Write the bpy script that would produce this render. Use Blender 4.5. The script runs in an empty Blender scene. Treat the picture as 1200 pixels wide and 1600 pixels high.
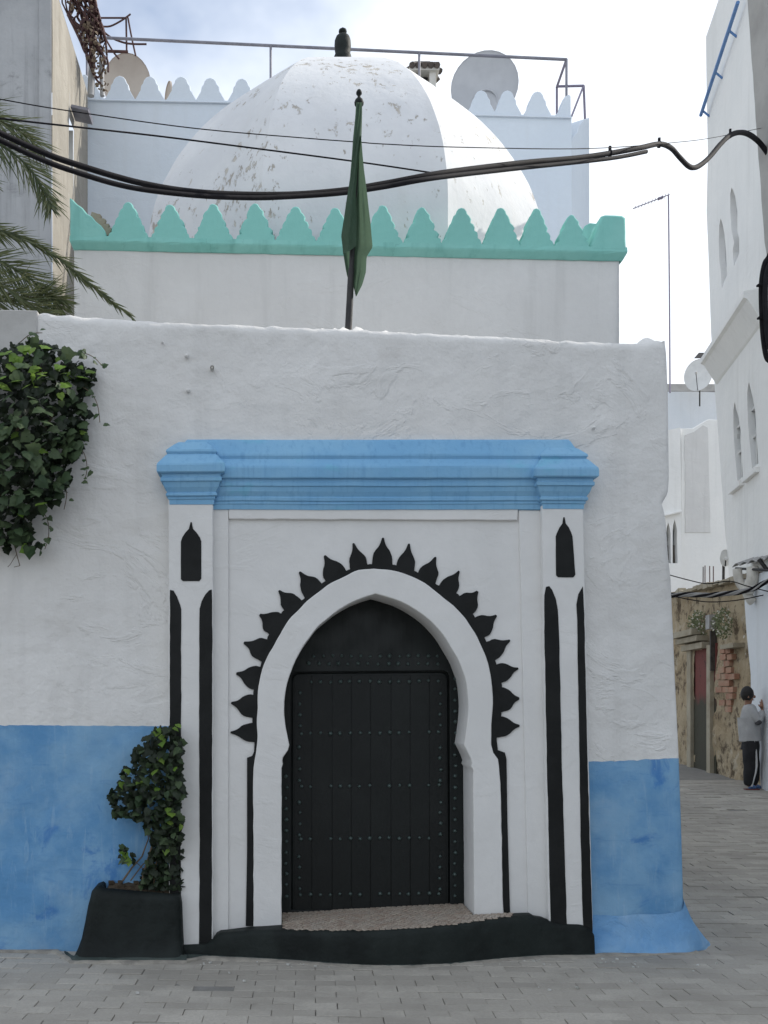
import bpy, bmesh, math, random
from mathutils import Vector, Matrix, noise
from math import sin, cos, pi, radians, atan2, sqrt

random.seed(7)
SC = bpy.context.scene
COL = SC.collection
# ------------------------------------------------------------------ camera
F, CX, CY, H = 1600.0, 430.0, 1100.0, 1.66      # focal length in photo pixels, centre of perspective, eye height
cam_d = bpy.data.cameras.new('camera')
cam = bpy.data.objects.new('camera', cam_d)
COL.objects.link(cam)
cam.location = (0, 0, H)
cam.rotation_euler = (radians(90), 0, 0)
cam_d.sensor_fit = 'VERTICAL'
cam_d.sensor_height = 24.0
cam_d.sensor_width = 36.0
cam_d.lens = 24.0 * F / 1600.0
cam_d.shift_x = (600 - CX) / 1600.0
cam_d.shift_y = (CY - 800) / 1600.0
cam_d.clip_start = 0.05
cam_d.clip_end = 2000
SC.camera = cam
# ------------------------------------------------------------------ sky, sun, exposure
SUN = Vector((0.76, 0.28, 0.58)).normalized()
elev = math.asin(SUN.z)
world = bpy.data.worlds.new('World')
SC.world = world
world.use_nodes = True
wt = world.node_tree
wt.nodes.clear()
wo = wt.nodes.new('ShaderNodeOutputWorld')
wb = wt.nodes.new('ShaderNodeBackground')
ws = wt.nodes.new('ShaderNodeTexSky')
ws.sky_type = 'NISHITA'
ws.sun_disc = False
ws.sun_elevation = elev
ws.sun_rotation = atan2(SUN.x, SUN.y)
ws.air_density = 1.0
ws.dust_density = 2.2
wtc = wt.nodes.new('ShaderNodeTexCoord')
wm = wt.nodes.new('ShaderNodeMapping')
wm.inputs['Location'].default_value = (1.3, 2.1, 0.7)
wm.inputs['Scale'].default_value = (1.0, 1.0, 1.6)
wn = wt.nodes.new('ShaderNodeTexNoise')
wn.inputs['Scale'].default_value = 2.1
wn.inputs['Detail'].default_value = 6
wn.inputs['Roughness'].default_value = 0.55
wr = wt.nodes.new('ShaderNodeValToRGB')
wr.color_ramp.elements[0].position = 0.36
wr.color_ramp.elements[0].color = (0.15, 0.15, 0.15, 1)
wr.color_ramp.elements[1].position = 0.60
wr.color_ramp.elements[1].color = (0.95, 0.95, 0.95, 1)
wx = wt.nodes.new('ShaderNodeMix')
wx.data_type = 'RGBA'
wx.inputs['B'].default_value = (6.5, 6.85, 7.3, 1)     # thin bright cloud, in the sky's own units
wt.links.new(wtc.outputs['Generated'], wm.inputs['Vector'])
wt.links.new(wm.outputs['Vector'], wn.inputs['Vector'])
wt.links.new(wn.outputs['Fac'], wr.inputs['Fac'])
wt.links.new(wr.outputs['Color'], wx.inputs['Factor'])
wt.links.new(ws.outputs['Color'], wx.inputs['A'])
wt.links.new(wx.outputs['Result'], wb.inputs['Color'])
wt.links.new(wb.outputs['Background'], wo.inputs['Surface'])
wb.inputs['Strength'].default_value = 0.10
sun_d = bpy.data.lights.new('sun', 'SUN')
sun = bpy.data.objects.new('sun', sun_d)
COL.objects.link(sun)
sun_d.energy = 2.1
sun_d.angle = radians(0.6)
sun_d.color = (1.0, 0.95, 0.86)
sun.rotation_euler = SUN.to_track_quat('Z', 'Y').to_euler()
sun.location = (20, 10, 30)
SC.view_settings.view_transform = 'Standard'
SC.view_settings.look = 'None'
SC.view_settings.gamma = 1.0
SC.view_settings.use_curve_mapping = False
SC.view_settings.exposure = 0.92
SC.render.engine = 'CYCLES'
SC.cycles.max_bounces = 8
SC.cycles.diffuse_bounces = 4

# ------------------------------------------------------------------ helpers
def P(px, py, Y):
    return Vector(((px - CX) / F * Y, Y, H + (CY - py) / F * Y))

def lerp(a, b, t):
    return a + (b - a) * t

def interp(tab, x):
    if x <= tab[0][0]: return tab[0][1]
    for (a, va), (b, vb) in zip(tab, tab[1:]):
        if x <= b:
            return va + (vb - va) * (x - a) / (b - a)
    return tab[-1][1]

def nz(x, y, z, s=1.0):
    return noise.noise(Vector((x * s, y * s, z * s)))

def worigin(o):
    v = Vector((0, 0, 0))
    while o is not None:
        v = v + o.location
        o = o.parent
    return v

def thing(name, label, cat, loc=(0, 0, 0), group=None):
    o = bpy.data.objects.new(name, None)
    COL.objects.link(o)
    o.location = loc
    o.empty_display_size = 0.2
    tag(o, label, cat, group)
    return o

def tag(o, label=None, cat=None, group=None, kind=None):
    if label: o['label'] = label
    if cat: o['category'] = cat
    if group: o['group'] = group
    if kind: o['kind'] = kind
    return o

class MB:
    def __init__(s):
        s.v = []; s.f = []; s.sm = []
    def add(s, vs, fs, smooth=False):
        b = len(s.v)
        s.v += [Vector(v) for v in vs]
        for f in fs:
            s.f.append(tuple(b + i for i in f)); s.sm.append(smooth)
    def box(s, lo, hi):
        x0, y0, z0 = lo; x1, y1, z1 = hi
        s.add([(x0,y0,z0),(x1,y0,z0),(x1,y1,z0),(x0,y1,z0),(x0,y0,z1),(x1,y0,z1),(x1,y1,z1),(x0,y1,z1)],
              [(0,3,2,1),(4,5,6,7),(0,1,5,4),(1,2,6,5),(2,3,7,6),(3,0,4,7)])
    def obox(s, c, ax, ay, az):      # centre and three half-axes
        c = Vector(c); ax = Vector(ax); ay = Vector(ay); az = Vector(az)
        vs = [c - ax - ay - az, c + ax - ay - az, c + ax + ay - az, c - ax + ay - az,
              c - ax - ay + az, c + ax - ay + az, c + ax + ay + az, c - ax + ay + az]
        s.add(vs, [(0,3,2,1),(4,5,6,7),(0,1,5,4),(1,2,6,5),(2,3,7,6),(3,0,4,7)])
    def grid(s, rows, smooth=True, flip=False, closed=False):
        n = len(rows[0]); vs = [v for r in rows for v in r]; fs = []
        for i in range(len(rows) - 1):
            for j in range(n if closed else n - 1):
                k = (j + 1) % n
                q = (i*n+j, i*n+k, (i+1)*n+k, (i+1)*n+j)
                fs.append(q[::-1] if flip else q)
        s.add(vs, fs, smooth)
    def tube(s, pts, r, n=8, caps=True, smooth=True):
        pts = [Vector(p) for p in pts]
        rr = r if isinstance(r, (list, tuple)) else [r] * len(pts)
        up = Vector((0, 0, 1)); rows = []
        t0 = (pts[1] - pts[0]).normalized()
        if abs(t0.z) > 0.9: up = Vector((1, 0, 0))
        nrm = up.cross(t0).normalized()
        for i, p in enumerate(pts):
            a = pts[max(0, i-1)]; b = pts[min(len(pts)-1, i+1)]
            t = (b - a).normalized()
            nrm = (nrm - t * nrm.dot(t)).normalized()
            bn = t.cross(nrm)
            rows.append([p + (nrm * cos(2*pi*k/n) + bn * sin(2*pi*k/n)) * rr[i] for k in range(n)])
        s.grid(rows, smooth, False, True)
        if caps:
            s.add(rows[0], [tuple(range(n))[::-1]]); s.add(rows[-1], [tuple(range(n))])
    def lathe(s, c, prof, n=16, smooth=True):     # prof (r, z) bottom up
        c = Vector(c)
        rows = [[c + Vector((r*cos(2*pi*k/n), r*sin(2*pi*k/n), z)) for k in range(n)] for r, z in prof]
        s.grid(rows, smooth, False, True)
        s.add(rows[0], [tuple(range(n))[::-1]]); s.add(rows[-1], [tuple(range(n))])
    def mesh(s, name, off=Vector((0,0,0))):
        me = bpy.data.meshes.new(name)
        me.from_pydata([tuple(v - off) for v in s.v], [], s.f)
        me.polygons.foreach_set('use_smooth', s.sm)
        me.update()
        return me
    def build(s, name, m, parent=None, **kw):
        off = worigin(parent) if parent else Vector((0,0,0))
        return link(name, s.mesh(name, off), m, parent, **kw)

def link(name, me, m, parent=None, kind=None, label=None, loc=None):
    o = bpy.data.objects.new(name, me)
    COL.objects.link(o)
    if m is not None and not me.materials: me.materials.append(m)
    if parent: o.parent = parent
    if kind: o['kind'] = kind
    if label: o['label'] = label
    if loc is not None: o.location = loc
    return o

class Plane:
    """A vertical plane through o with horizontal direction u; n points to the viewer's side."""
    def __init__(s, o, u):
        s.o = Vector((o[0], o[1], 0)); s.u = Vector((u[0], u[1], 0)).normalized()
        s.n = Vector((s.u.y, -s.u.x, 0))
    def hit(s, px, py):
        d = Vector(((px - CX) / F, 1, (CY - py) / F)); c = Vector((0, 0, H))
        t = (s.o - c).dot(s.n) / d.dot(s.n)
        return c + d * t
    def uv(s, px, py):
        h = s.hit(px, py); return ((h - s.o).dot(s.u), h.z)
    def at(s, u, z, out=0.0):
        p = s.o + s.u * u + s.n * out; return Vector((p.x, p.y, z))

def front(Y):
    return Plane((0, Y), (1, 0))

def slab_mesh(name, loops, plane, depth, bevel=0.0, px=True, off=Vector((0,0,0)), bres=1):
    """Outline (with holes) traced on a plane, given real thickness behind it."""
    cu = bpy.data.curves.new('tmp', 'CURVE'); cu.dimensions = '2D'; cu.fill_mode = 'BOTH'
    cu.extrude = max(0.0005, depth / 2 - bevel); cu.bevel_depth = bevel; cu.bevel_resolution = bres; cu.offset = -bevel
    for lp in loops:
        sp = cu.splines.new('POLY'); pts = [plane.uv(*q) if px else q for q in lp]
        sp.points.add(len(pts) - 1)
        for i, (u, z) in enumerate(pts): sp.points[i].co = (u, z, 0, 1)
        sp.use_cyclic_u = True
    o = bpy.data.objects.new('tmp', cu); COL.objects.link(o)
    dg = bpy.context.evaluated_depsgraph_get()
    me = bpy.data.meshes.new_from_object(o.evaluated_get(dg))
    bpy.data.objects.remove(o); bpy.data.curves.remove(cu)
    me.name = name
    co = [0.0] * (3 * len(me.vertices)); me.vertices.foreach_get('co', co)
    for i in range(len(me.vertices)):
        w = plane.at(co[3*i], co[3*i+1], co[3*i+2] - depth / 2) - off
        co[3*i:3*i+3] = w
    me.vertices.foreach_set('co', co)
    me.materials.clear()
    me.update()
    return me

def slab(name, loops, plane, depth, m, parent=None, bevel=0.0, px=True, **kw):
    off = worigin(parent) if parent else Vector((0,0,0))
    return link(name, slab_mesh(name, loops, plane, depth, bevel, px, off), m, parent, **kw)

def wob(lp, step=14, amp=0.8, closed=True, seed=0.0):
    """Break long edges up and shift them a little, the way a brush or trowel leaves them."""
    out = []; n = len(lp)
    for i in range(n if closed else n - 1):
        a = lp[i]; b = lp[(i+1) % n]
        L = math.hypot(b[0]-a[0], b[1]-a[1]); k = max(1, int(L / step))
        for j in range(k):
            t = j / k; x = lerp(a[0], b[0], t); y = lerp(a[1], b[1], t)
            out.append((x + amp * nz(x*.05, y*.05, 3.1 + seed), y + amp * nz(x*.05, y*.05, 9.7 + seed)))
    if not closed: out.append(lp[-1])
    return out

def smooth_loop(pts, sub=4):
    """Catmull-Rom through an open list."""
    out = []; n = len(pts)
    for i in range(n - 1):
        p0 = pts[max(0, i-1)]; p1 = pts[i]; p2 = pts[i+1]; p3 = pts[min(n-1, i+2)]
        for j in range(sub):
            t = j / sub
            out.append(tuple(0.5*((2*p1[k]) + (-p0[k]+p2[k])*t + (2*p0[k]-5*p1[k]+4*p2[k]-p3[k])*t*t + (-p0[k]+3*p1[k]-3*p2[k]+p3[k])*t**3) for k in range(len(p1))))
    out.append(tuple(pts[-1]))
    return out

def skin(name, pts, edges, m, parent=None, sub=2, smooth=True):
    """Continuous body grown round a skeleton of (x, y, z, radius) joints."""
    off = worigin(parent) if parent else Vector((0,0,0))
    me = bpy.data.meshes.new(name)
    me.from_pydata([tuple(Vector(p[:3]) - off) for p in pts], edges, [])
    o = bpy.data.objects.new(name, me); COL.objects.link(o)
    md = o.modifiers.new('skin', 'SKIN'); md.use_smooth_shade = True
    sd = o.modifiers.new('sub', 'SUBSURF'); sd.levels = sub + (1 if name in ('jersey', 'trousers') else 0); sd.render_levels = sd.levels
    for i, p in enumerate(pts):
        sv = me.skin_vertices[0].data[i]
        r = p[3]; sv.radius = (r, r) if not isinstance(r, tuple) else r
        sv.use_root = (i == 0)
    dg = bpy.context.evaluated_depsgraph_get()
    m2 = bpy.data.meshes.new_from_object(o.evaluated_get(dg))
    bpy.data.objects.remove(o); bpy.data.meshes.remove(me)
    m2.materials.clear()
    for p in m2.polygons: p.use_smooth = smooth
    return link(name, m2, m, parent)

# ------------------------------------------------------------------ materials
class NT:
    def __init__(s, name):
        s.m = bpy.data.materials.new(name); s.m.use_nodes = True; s.t = s.m.node_tree
        s.b = s.t.nodes['Principled BSDF']
        s.tc = s.t.nodes.new('ShaderNodeTexCoord'); s.co = s.tc.outputs['Object']
    def l(s, a, b): s.t.links.new(a, b)
    def map(s, scale=(1,1,1), loc=(0,0,0)):
        n = s.t.nodes.new('ShaderNodeMapping'); s.l(s.co, n.inputs['Vector'])
        n.inputs['Scale'].default_value = scale; n.inputs['Location'].default_value = loc
        return n.outputs['Vector']
    def noise(s, scale, detail=4, rough=.55, vec=None, dist=0.0):
        n = s.t.nodes.new('ShaderNodeTexNoise'); s.l(vec or s.co, n.inputs['Vector'])
        n.inputs['Scale'].default_value = scale; n.inputs['Detail'].default_value = detail
        n.inputs['Roughness'].default_value = rough; n.inputs['Distortion'].default_value = dist
        return n.outputs['Fac']
    def ramp(s, fac, p0, p1, c0=0.0, c1=1.0):
        n = s.t.nodes.new('ShaderNodeMapRange'); s.l(fac, n.inputs['Value'])
        n.inputs['From Min'].default_value = p0; n.inputs['From Max'].default_value = p1
        n.inputs['To Min'].default_value = c0; n.inputs['To Max'].default_value = c1
        n.interpolation_type = 'SMOOTHSTEP'
        return n.outputs['Result']
    def mix(s, fac, a, b, mode='MIX'):
        n = s.t.nodes.new('ShaderNodeMix'); n.data_type = 'RGBA'; n.blend_type = mode
        for sock, v in ((n.inputs['Factor'], fac), (n.inputs['A'], a), (n.inputs['B'], b)):
            if isinstance(v, (int, float)): sock.default_value = v
            elif isinstance(v, (tuple, list)): sock.default_value = (*v[:3], 1)
            else: s.l(v, sock)
        return n.outputs['Result']
    def math(s, op, a, b=0.0):
        n = s.t.nodes.new('ShaderNodeMath'); n.operation = op
        for sock, v in ((n.inputs[0], a), (n.inputs[1], b)):
            if isinstance(v, (int, float)): sock.default_value = v
            else: s.l(v, sock)
        return n.outputs[0]
    def bump(s, h, strength=.4, dist=.01, prev=None):
        n = s.t.nodes.new('ShaderNodeBump'); s.l(h, n.inputs['Height'])
        n.inputs['Strength'].default_value = strength; n.inputs['Distance'].default_value = dist
        if prev: s.l(prev, n.inputs['Normal'])
        return n.outputs['Normal']
    def fin(s, col, rough=.85, normal=None, spec=.3):
        if isinstance(col, (tuple, list)): s.b.inputs['Base Color'].default_value = (*col[:3], 1)
        else: s.l(col, s.b.inputs['Base Color'])
        if isinstance(rough, (int, float)): s.b.inputs['Roughness'].default_value = rough
        else: s.l(rough, s.b.inputs['Roughness'])
        s.b.inputs['Specular IOR Level'].default_value = spec
        if normal: s.l(normal, s.b.inputs['Normal'])
        return s.m

def plaster(name, c1, c2, sc=1.3, bump=.5, stain=None, stain_amt=.35, rough=.9, streak=None, crack=None):
    k = NT(name)
    col = k.mix(k.ramp(k.noise(sc, 5, .6), .35, .65), c1, c2)
    col = k.mix(k.ramp(k.noise(14, 5, .65), .3, .75, 0, .35), col, tuple(x*.9 for x in c1))
    if streak:
        st = k.noise(1.0, 5, .6, k.map((5, 5, .35)))
        col = k.mix(k.ramp(st, .5, .75, 0, stain_amt), col, streak)
    if stain:
        sn = k.noise(2.2, 8, .68, None, .6)
        col = k.mix(k.ramp(sn, .55, .72, 0, stain_amt), col, stain)
    if crack:
        v = k.t.nodes.new('ShaderNodeTexVoronoi'); v.feature = 'DISTANCE_TO_EDGE'; v.inputs['Scale'].default_value = 1.5
        wv = k.t.nodes.new('ShaderNodeVectorMath'); wv.operation = 'ADD'
        k.l(k.co, wv.inputs[0]); nn = k.t.nodes.new('ShaderNodeTexNoise'); nn.inputs['Scale'].default_value = 3; nn.inputs['Detail'].default_value = 6
        k.l(k.co, nn.inputs['Vector']); k.l(nn.outputs['Color'], wv.inputs[1]); k.l(wv.outputs[0], v.inputs['Vector'])
        cm = k.math('MULTIPLY', k.ramp(v.outputs['Distance'], 0.0, .006, 1, 0), k.ramp(k.noise(1.1, 3, .5, k.map((1,1,1),(5,2,1))), .5, .62))
        col = k.mix(cm, col, crack)
    b = k.bump(k.noise(3.5, 6, .6), bump, .035)
    b = k.bump(k.noise(22, 8, .7), bump * .45, .006, b)
    b = k.bump(k.math('MULTIPLY', k.ramp(k.noise(1.7, 5, .62, k.map((1, 1, 1.7), (2, 7, 3)), 1.2), .52, .60), k.ramp(k.noise(.8, 3, .5, k.map((1,1,1),(9,2,5))), .42, .62)), bump * .55, .012, b)
    return k.fin(col, rough, b, .15)

def paint(name, c1, c2, rough=.5, sc=6, bump=.25, chip=None, chip_t=.7, spec=.35, vec=None):
    k = NT(name)
    vv = k.map(vec) if vec else None
    col = k.mix(k.ramp(k.noise(sc, 5, .6, vv), .35, .65), c1, c2)
    if chip:
        col = k.mix(k.ramp(k.noise(9, 8, .7), chip_t, chip_t + .05), col, chip)
    b = k.bump(k.noise(18, 7, .65), bump, .006)
    b = k.bump(k.noise(5, 4, .6), bump, .02, b)
    return k.fin(col, rough, b, spec)

M = {}
M['white'] = plaster('white_plaster', (.745, .732, .708), (.685, .672, .648), 1.1, .85, stain=(.61, .59, .56), stain_amt=.5, streak=(.60, .59, .57))
M['white_fine'] = plaster('white_portal_plaster', (.745, .735, .715), (.695, .685, .665), 1.6, .3, stain=(.62, .60, .57), stain_amt=.4)
M['upper'] = plaster('upper_wall_plaster', (.715, .708, .69), (.66, .652, .635), 1.0, .45, streak=(.52, .515, .50), stain_amt=.45)
M['terrace'] = plaster('terrace_white_blue_shade', (.70, .76, .82), (.655, .72, .79), .8, .25, streak=(.60, .63, .65), stain_amt=.25)  # blue of the skylit shade is mixed into this white
M['roof'] = plaster('roof_screed', (.55, .53, .5), (.45, .43, .4), 2, .5)
def dado_mat():
    k = NT('blue_limewash')
    a = k.mix(k.ramp(k.noise(2.0, 5, .6), .34, .66), (.115, .285, .51), (.225, .405, .59))
    a = k.mix(k.ramp(k.noise(1.1, 6, .65, k.map((1,1,1),(3,1,7))), .52, .72, 0, .65), a, (.30, .435, .575))
    a = k.mix(k.ramp(k.noise(2.6, 6, .7, k.map((1,1,1),(8,4,2)), .8), .57, .70, 0, .7), a, (.045, .175, .46))
    a = k.mix(k.ramp(k.noise(7, 8, .75), .66, .74, 0, .55), a, (.035, .10, .26))
    a = k.mix(k.ramp(k.noise(1, 5, .65, k.map((26, 26, 3.2), (3, 1, 1)), .8), .54, .72, 0, .35), a, (.33, .47, .60))
    a = k.mix(k.ramp(k.noise(1, 6, .7, k.map((3.5, 3.5, 17), (1, 5, 1)), 1.2), .55, .72, 0, .35), a, (.07, .215, .46))
    a = k.mix(k.ramp(k.noise(21, 6, .7), .70, .73, 0, .7), a, (.52, .56, .60))
    b = k.bump(k.noise(3.5, 6, .6), .6, .03); b = k.bump(k.noise(24, 8, .7), .35, .006, b)
    return k.fin(a, .85, b, .2)
M['dado'] = dado_mat()
M['skirt'] = plaster('pale_blue_skirt', (.165, .35, .60), (.255, .435, .64), 3.5, .9, stain=(.09, .245, .50), stain_amt=.8, streak=(.33, .48, .64))
def cornice_mat():
    k = NT('sky_blue_paint')
    a = k.mix(k.ramp(k.noise(2.2, 5, .6), .35, .65), (.185, .40, .625), (.235, .455, .655))
    a = k.mix(k.ramp(k.noise(3.3, 4, .6, k.map((1,1,2),(4,4,4))), .6, .72, 0, .5), a, (.16, .45, .60))
    a = k.mix(k.ramp(k.noise(1, 5, .6, k.map((34, 34, 2))), .5, .72, 0, .32), a, (.085, .235, .45))
    b = k.bump(k.noise(20, 7, .65), .3, .006); b = k.bump(k.noise(5, 4, .6), .3, .02, b)
    return k.fin(a, .7, b, .25)
M['cornice'] = cornice_mat()
M['black'] = paint('black_lime_paint', (.0085, .0092, .009), (.0135, .0142, .014), .6, 5, .3, spec=.2)
M['blackgreen'] = paint('black_green_paint', (.006, .0085, .008), (.015, .020, .0185), .65, 3, .9, chip=(.10, .20, .17), chip_t=.715, spec=.22)
M['apron'] = paint('worn_green_paint', (.028, .042, .038), (.055, .070, .064), .7, 6, .6, spec=.3)
def door_mat():
    k = NT('dark_green_door')
    a = k.mix(k.ramp(k.noise(1, 4, .6, k.map((9, 9, .6))), .3, .7), (.0045, .0066, .0064), (.0095, .0128, .0122))
    b = k.bump(k.noise(1, 4, .6, k.map((24, 24, 1.2))), .35, .006)
    a = k.mix(k.ramp(k.noise(3, 7, .7), .52, .75, 0, .6), a, (.017, .021, .020)); return k.fin(a, k.ramp(k.noise(6, 5, .6), .3, .7, .38, .6), b, .3)
M['door'] = door_mat()
M['stud'] = paint('lit_green_stud', (.026, .045, .041), (.05, .075, .07), .3, 9, .2, spec=.6)  # paler than the door: light caught by the studs, put into their colour
M['green'] = plaster('mint_green_paint', (.245, .565, .505), (.285, .60, .54), 1.2, .3, stain=(.18, .46, .41), stain_amt=.65, streak=(.12, .33, .29), crack=(.07, .20, .17))
def dome_mat():
    k = NT('peeling_whitewash')
    a = k.mix(k.ramp(k.noise(1.4, 5, .6), .35, .65), (.73, .735, .74), (.66, .668, .68))
    st = k.noise(1.0, 6, .62, k.map((5, 5, .5)))
    a = k.mix(k.ramp(st, .5, .75, 0, .3), a, (.62, .61, .59))
    fl = k.noise(1.0, 9, .72, k.map((12, 12, 7), (2, 5, 1)), .3)
    big = k.noise(1.1, 3, .5, k.map((1,1,1), (1.2, 3.3, .4)))
    mk = k.math('ADD', fl, k.math('MULTIPLY', k.math('SUBTRACT', big, .5), .5))
    msk = k.ramp(mk, .618, .636)
    cb = k.mix(k.ramp(k.noise(9, 5, .6), .4, .6), (.40, .365, .32), (.55, .52, .47))
    a = k.mix(msk, a, cb)
    b = k.bump(k.noise(14, 7, .7), .4, .008); b = k.bump(k.math('SUBTRACT', 1.0, msk), .6, .006, b)
    b = k.bump(k.noise(2.5, 4, .6), .35, .04, b)
    return k.fin(a, .9, b, .15)
M['dome'] = dome_mat()
M['concrete'] = plaster('stained_concrete', (.46, .465, .47), (.36, .365, .375), .9, .5, stain=(.17, .17, .17), stain_amt=.75, streak=(.24, .24, .245))
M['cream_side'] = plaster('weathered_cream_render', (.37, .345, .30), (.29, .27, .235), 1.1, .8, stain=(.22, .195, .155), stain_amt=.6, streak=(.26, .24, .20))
M['streaky'] = plaster('streaky_grey_render', (.52, .51, .49), (.44, .43, .41), 2, .5, streak=(.30, .29, .27), stain_amt=.6)
M['cream'] = plaster('cream_house_render', (.86, .855, .83), (.81, .81, .79), .7, .3, streak=(.6, .59, .56), stain_amt=.25)
M['bluewhite'] = plaster('blue_white_house_render', (.74, .77, .80), (.68, .72, .76), .7, .25, streak=(.58, .6, .6), stain_amt=.3)
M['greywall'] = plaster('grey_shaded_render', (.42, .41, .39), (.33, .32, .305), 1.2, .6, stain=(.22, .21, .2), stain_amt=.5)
def old_mat():
    k = NT('crumbling_wall')
    a = k.mix(k.ramp(k.noise(1.6, 6, .65), .35, .65), (.44, .345, .225), (.56, .465, .325))
    a = k.mix(k.ramp(k.noise(3.6, 8, .75), .50, .62), a, (.15, .115, .08))
    a = k.mix(k.ramp(k.noise(2.4, 7, .7, k.map((1,1,1),(4,1,2))), .56, .66, 0, .9), a, (.60, .53, .41))
    b = k.bump(k.noise(5, 9, .75), 1.0, .09); b = k.bump(k.noise(22, 6, .7), .6, .02, b)
    return k.fin(a, .95, b, .1)
M['old'] = old_mat()
def rnd_mat(name, c1, c2, c3, rough=.85, bs=30, bump=.4, spec=.25, nsc=1.5):
    k = NT(name)
    oi = k.t.nodes.new('ShaderNodeObjectInfo'); gi = k.t.nodes.new('ShaderNodeNewGeometry')
    r = k.math('FRACT', k.math('ADD', oi.outputs['Random'], gi.outputs['Random Per Island']))
    a = k.mix(r, c1, c2)
    a = k.mix(k.ramp(k.noise(nsc, 6, .65, gi.outputs['Position']), .42, .66, 0, .8), a, c3)
    a = k.mix(k.ramp(k.noise(60, 3, .7, gi.outputs['Position']), .3, .8, 0, .5), a, tuple(x*.75 for x in c1))
    b = k.bump(k.noise(bs, 6, .7, gi.outputs['Position']), bump, .006)
    return k.fin(a, rough, b, spec)
M['paver'] = rnd_mat('concrete_paver', (.345, .322, .284), (.465, .436, .385), (.285, .265, .233), nsc=1.1)
M['sand'] = paint('joint_sand', (.19, .182, .168), (.23, .222, .205), .95, 6, .5)
M['brick'] = rnd_mat('red_brick', (.33, .165, .11), (.43, .25, .17), (.40, .31, .22), bump=.9, nsc=5)
M['tile'] = rnd_mat('mosaic_tile', (.33, .255, .205), (.47, .41, .34), (.40, .36, .31), rough=.5, bump=.2, nsc=9)
M['leaf_dark'] = None
def leaf_mat(name, c1, c2, rough=.42, trans=.25):
    k = NT(name)
    oi = k.t.nodes.new('ShaderNodeObjectInfo'); gi = k.t.nodes.new('ShaderNodeNewGeometry')
    r = k.math('FRACT', k.math('ADD', oi.outputs['Random'], gi.outputs['Random Per Island']))
    a = k.mix(r, c1, c2)
    a = k.mix(k.ramp(k.noise(40, 3, .6), .4, .8, 0, .35), a, tuple(x*1.5 for x in c1))
    k.fin(a, rough, k.bump(k.noise(30, 4, .6), .3, .004), .25)
    tr = k.t.nodes.new('ShaderNodeBsdfTranslucent'); k.l(a, tr.inputs['Color'])
    mx = k.t.nodes.new('ShaderNodeMixShader'); mx.inputs[0].default_value = trans
    k.l(k.b.outputs[0], mx.inputs[1]); k.l(tr.outputs[0], mx.inputs[2])
    k.l(mx.outputs[0], k.t.nodes['Material Output'].inputs['Surface'])
    return k.m
M['leaf_dark'] = leaf_mat('ivy_leaf_dark', (.034, .062, .028), (.085, .12, .058), .5)
M['leaf_mid'] = leaf_mat('ivy_leaf_mid', (.052, .090, .040), (.095, .130, .065), .5)
M['leaf_young'] = leaf_mat('ivy_leaf_young', (.13, .24, .035), (.20, .30, .06), trans=.4)
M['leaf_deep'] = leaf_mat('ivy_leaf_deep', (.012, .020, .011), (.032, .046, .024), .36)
M['palm'] = leaf_mat('palm_leaflet', (.055, .078, .034), (.135, .145, .065), .45, .3)
M['bark'] = paint('woody_stem', (.10, .075, .05), (.17, .13, .09), .9, 12, .8)
M['soil'] = paint('dry_soil', (.06, .045, .03), (.10, .075, .05), .95, 20, .9)
M['flag'] = leaf_mat('green_flag_cloth', (.075, .125, .085), (.095, .145, .10), .85, .45)
M['rubber'] = paint('black_cable_sheath', (.008, .0075, .0095), (.014, .013, .016), .8, 10, .2, spec=.15)
M['metal'] = paint('grey_painted_pipe', (.26, .26, .30), (.20, .20, .235), .55, 8, .1)
M['lilac'] = paint('mauve_painted_pipe', (.27, .24, .32), (.22, .20, .27), .55, 8, .1)
M['rust'] = paint('rusty_iron', (.055, .030, .028), (.10, .05, .045), .8, 14, .4)
M['dish'] = paint('dish_grey', (.54, .55, .57), (.48, .49, .51), .55, 3, .08)
M['dish_tan'] = paint('dish_tan', (.50, .44, .38), (.45, .39, .335), .6, 3, .08)
M['dish_white'] = paint('dish_white', (.70, .70, .68), (.62, .62, .6), .5, 3, .08)
M['darkiron'] = paint('dark_iron', (.02, .02, .022), (.035, .033, .033), .6, 10, .2)
M['rooftile'] = rnd_mat('clay_roof_tile', (.10, .085, .075), (.16, .13, .11), (.07, .065, .06))
M['wood_dark'] = paint('dark_weathered_wood', (.05, .045, .04), (.085, .075, .065), .85, 9, .5)
M['bluerail'] = paint('blue_rail_paint', (.10, .22, .48), (.14, .27, .52), .5, 6, .1)
M['glass_dark'] = paint('dim_window_glass', (.13, .15, .17), (.20, .215, .23), .2, 2, .02, spec=.5)
M['grille'] = paint('grey_perforated_screen', (.36, .36, .37), (.42, .42, .43), .8, 30, .3)
M['frame_white'] = paint('white_window_frame', (.66, .66, .63), (.6, .6, .58), .6, 6, .1)
def old_door():
    k = NT('peeling_red_green_door')
    g = k.t.nodes.new('ShaderNodeSeparateXYZ'); k.l(k.co, g.inputs[0])
    a = k.mix(k.ramp(k.math('ADD', g.outputs['Z'], k.math('MULTIPLY', k.noise(5, 5, .6), .5)), 1.35, 1.65), (.060, .058, .042), (.17, .055, .048))
    a = k.mix(k.ramp(k.noise(7, 7, .7), .56, .66, 0, .8), a, (.045, .035, .028))
    return k.fin(a, .8, k.bump(k.noise(9, 6, .7), .5, .01), .2)
M['old_door'] = old_door()
M['stone'] = plaster('old_door_surround', (.40, .36, .28), (.31, .27, .20), 3, .8, stain=(.2, .16, .11), stain_amt=.6)
M['zinc'] = paint('corrugated_zinc', (.34, .335, .33), (.25, .245, .24), .5, 5, .2)
M['pipe_white'] = paint('old_white_drainpipe', (.66, .64, .59), (.55, .53, .48), .6, 6, .2)
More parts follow.
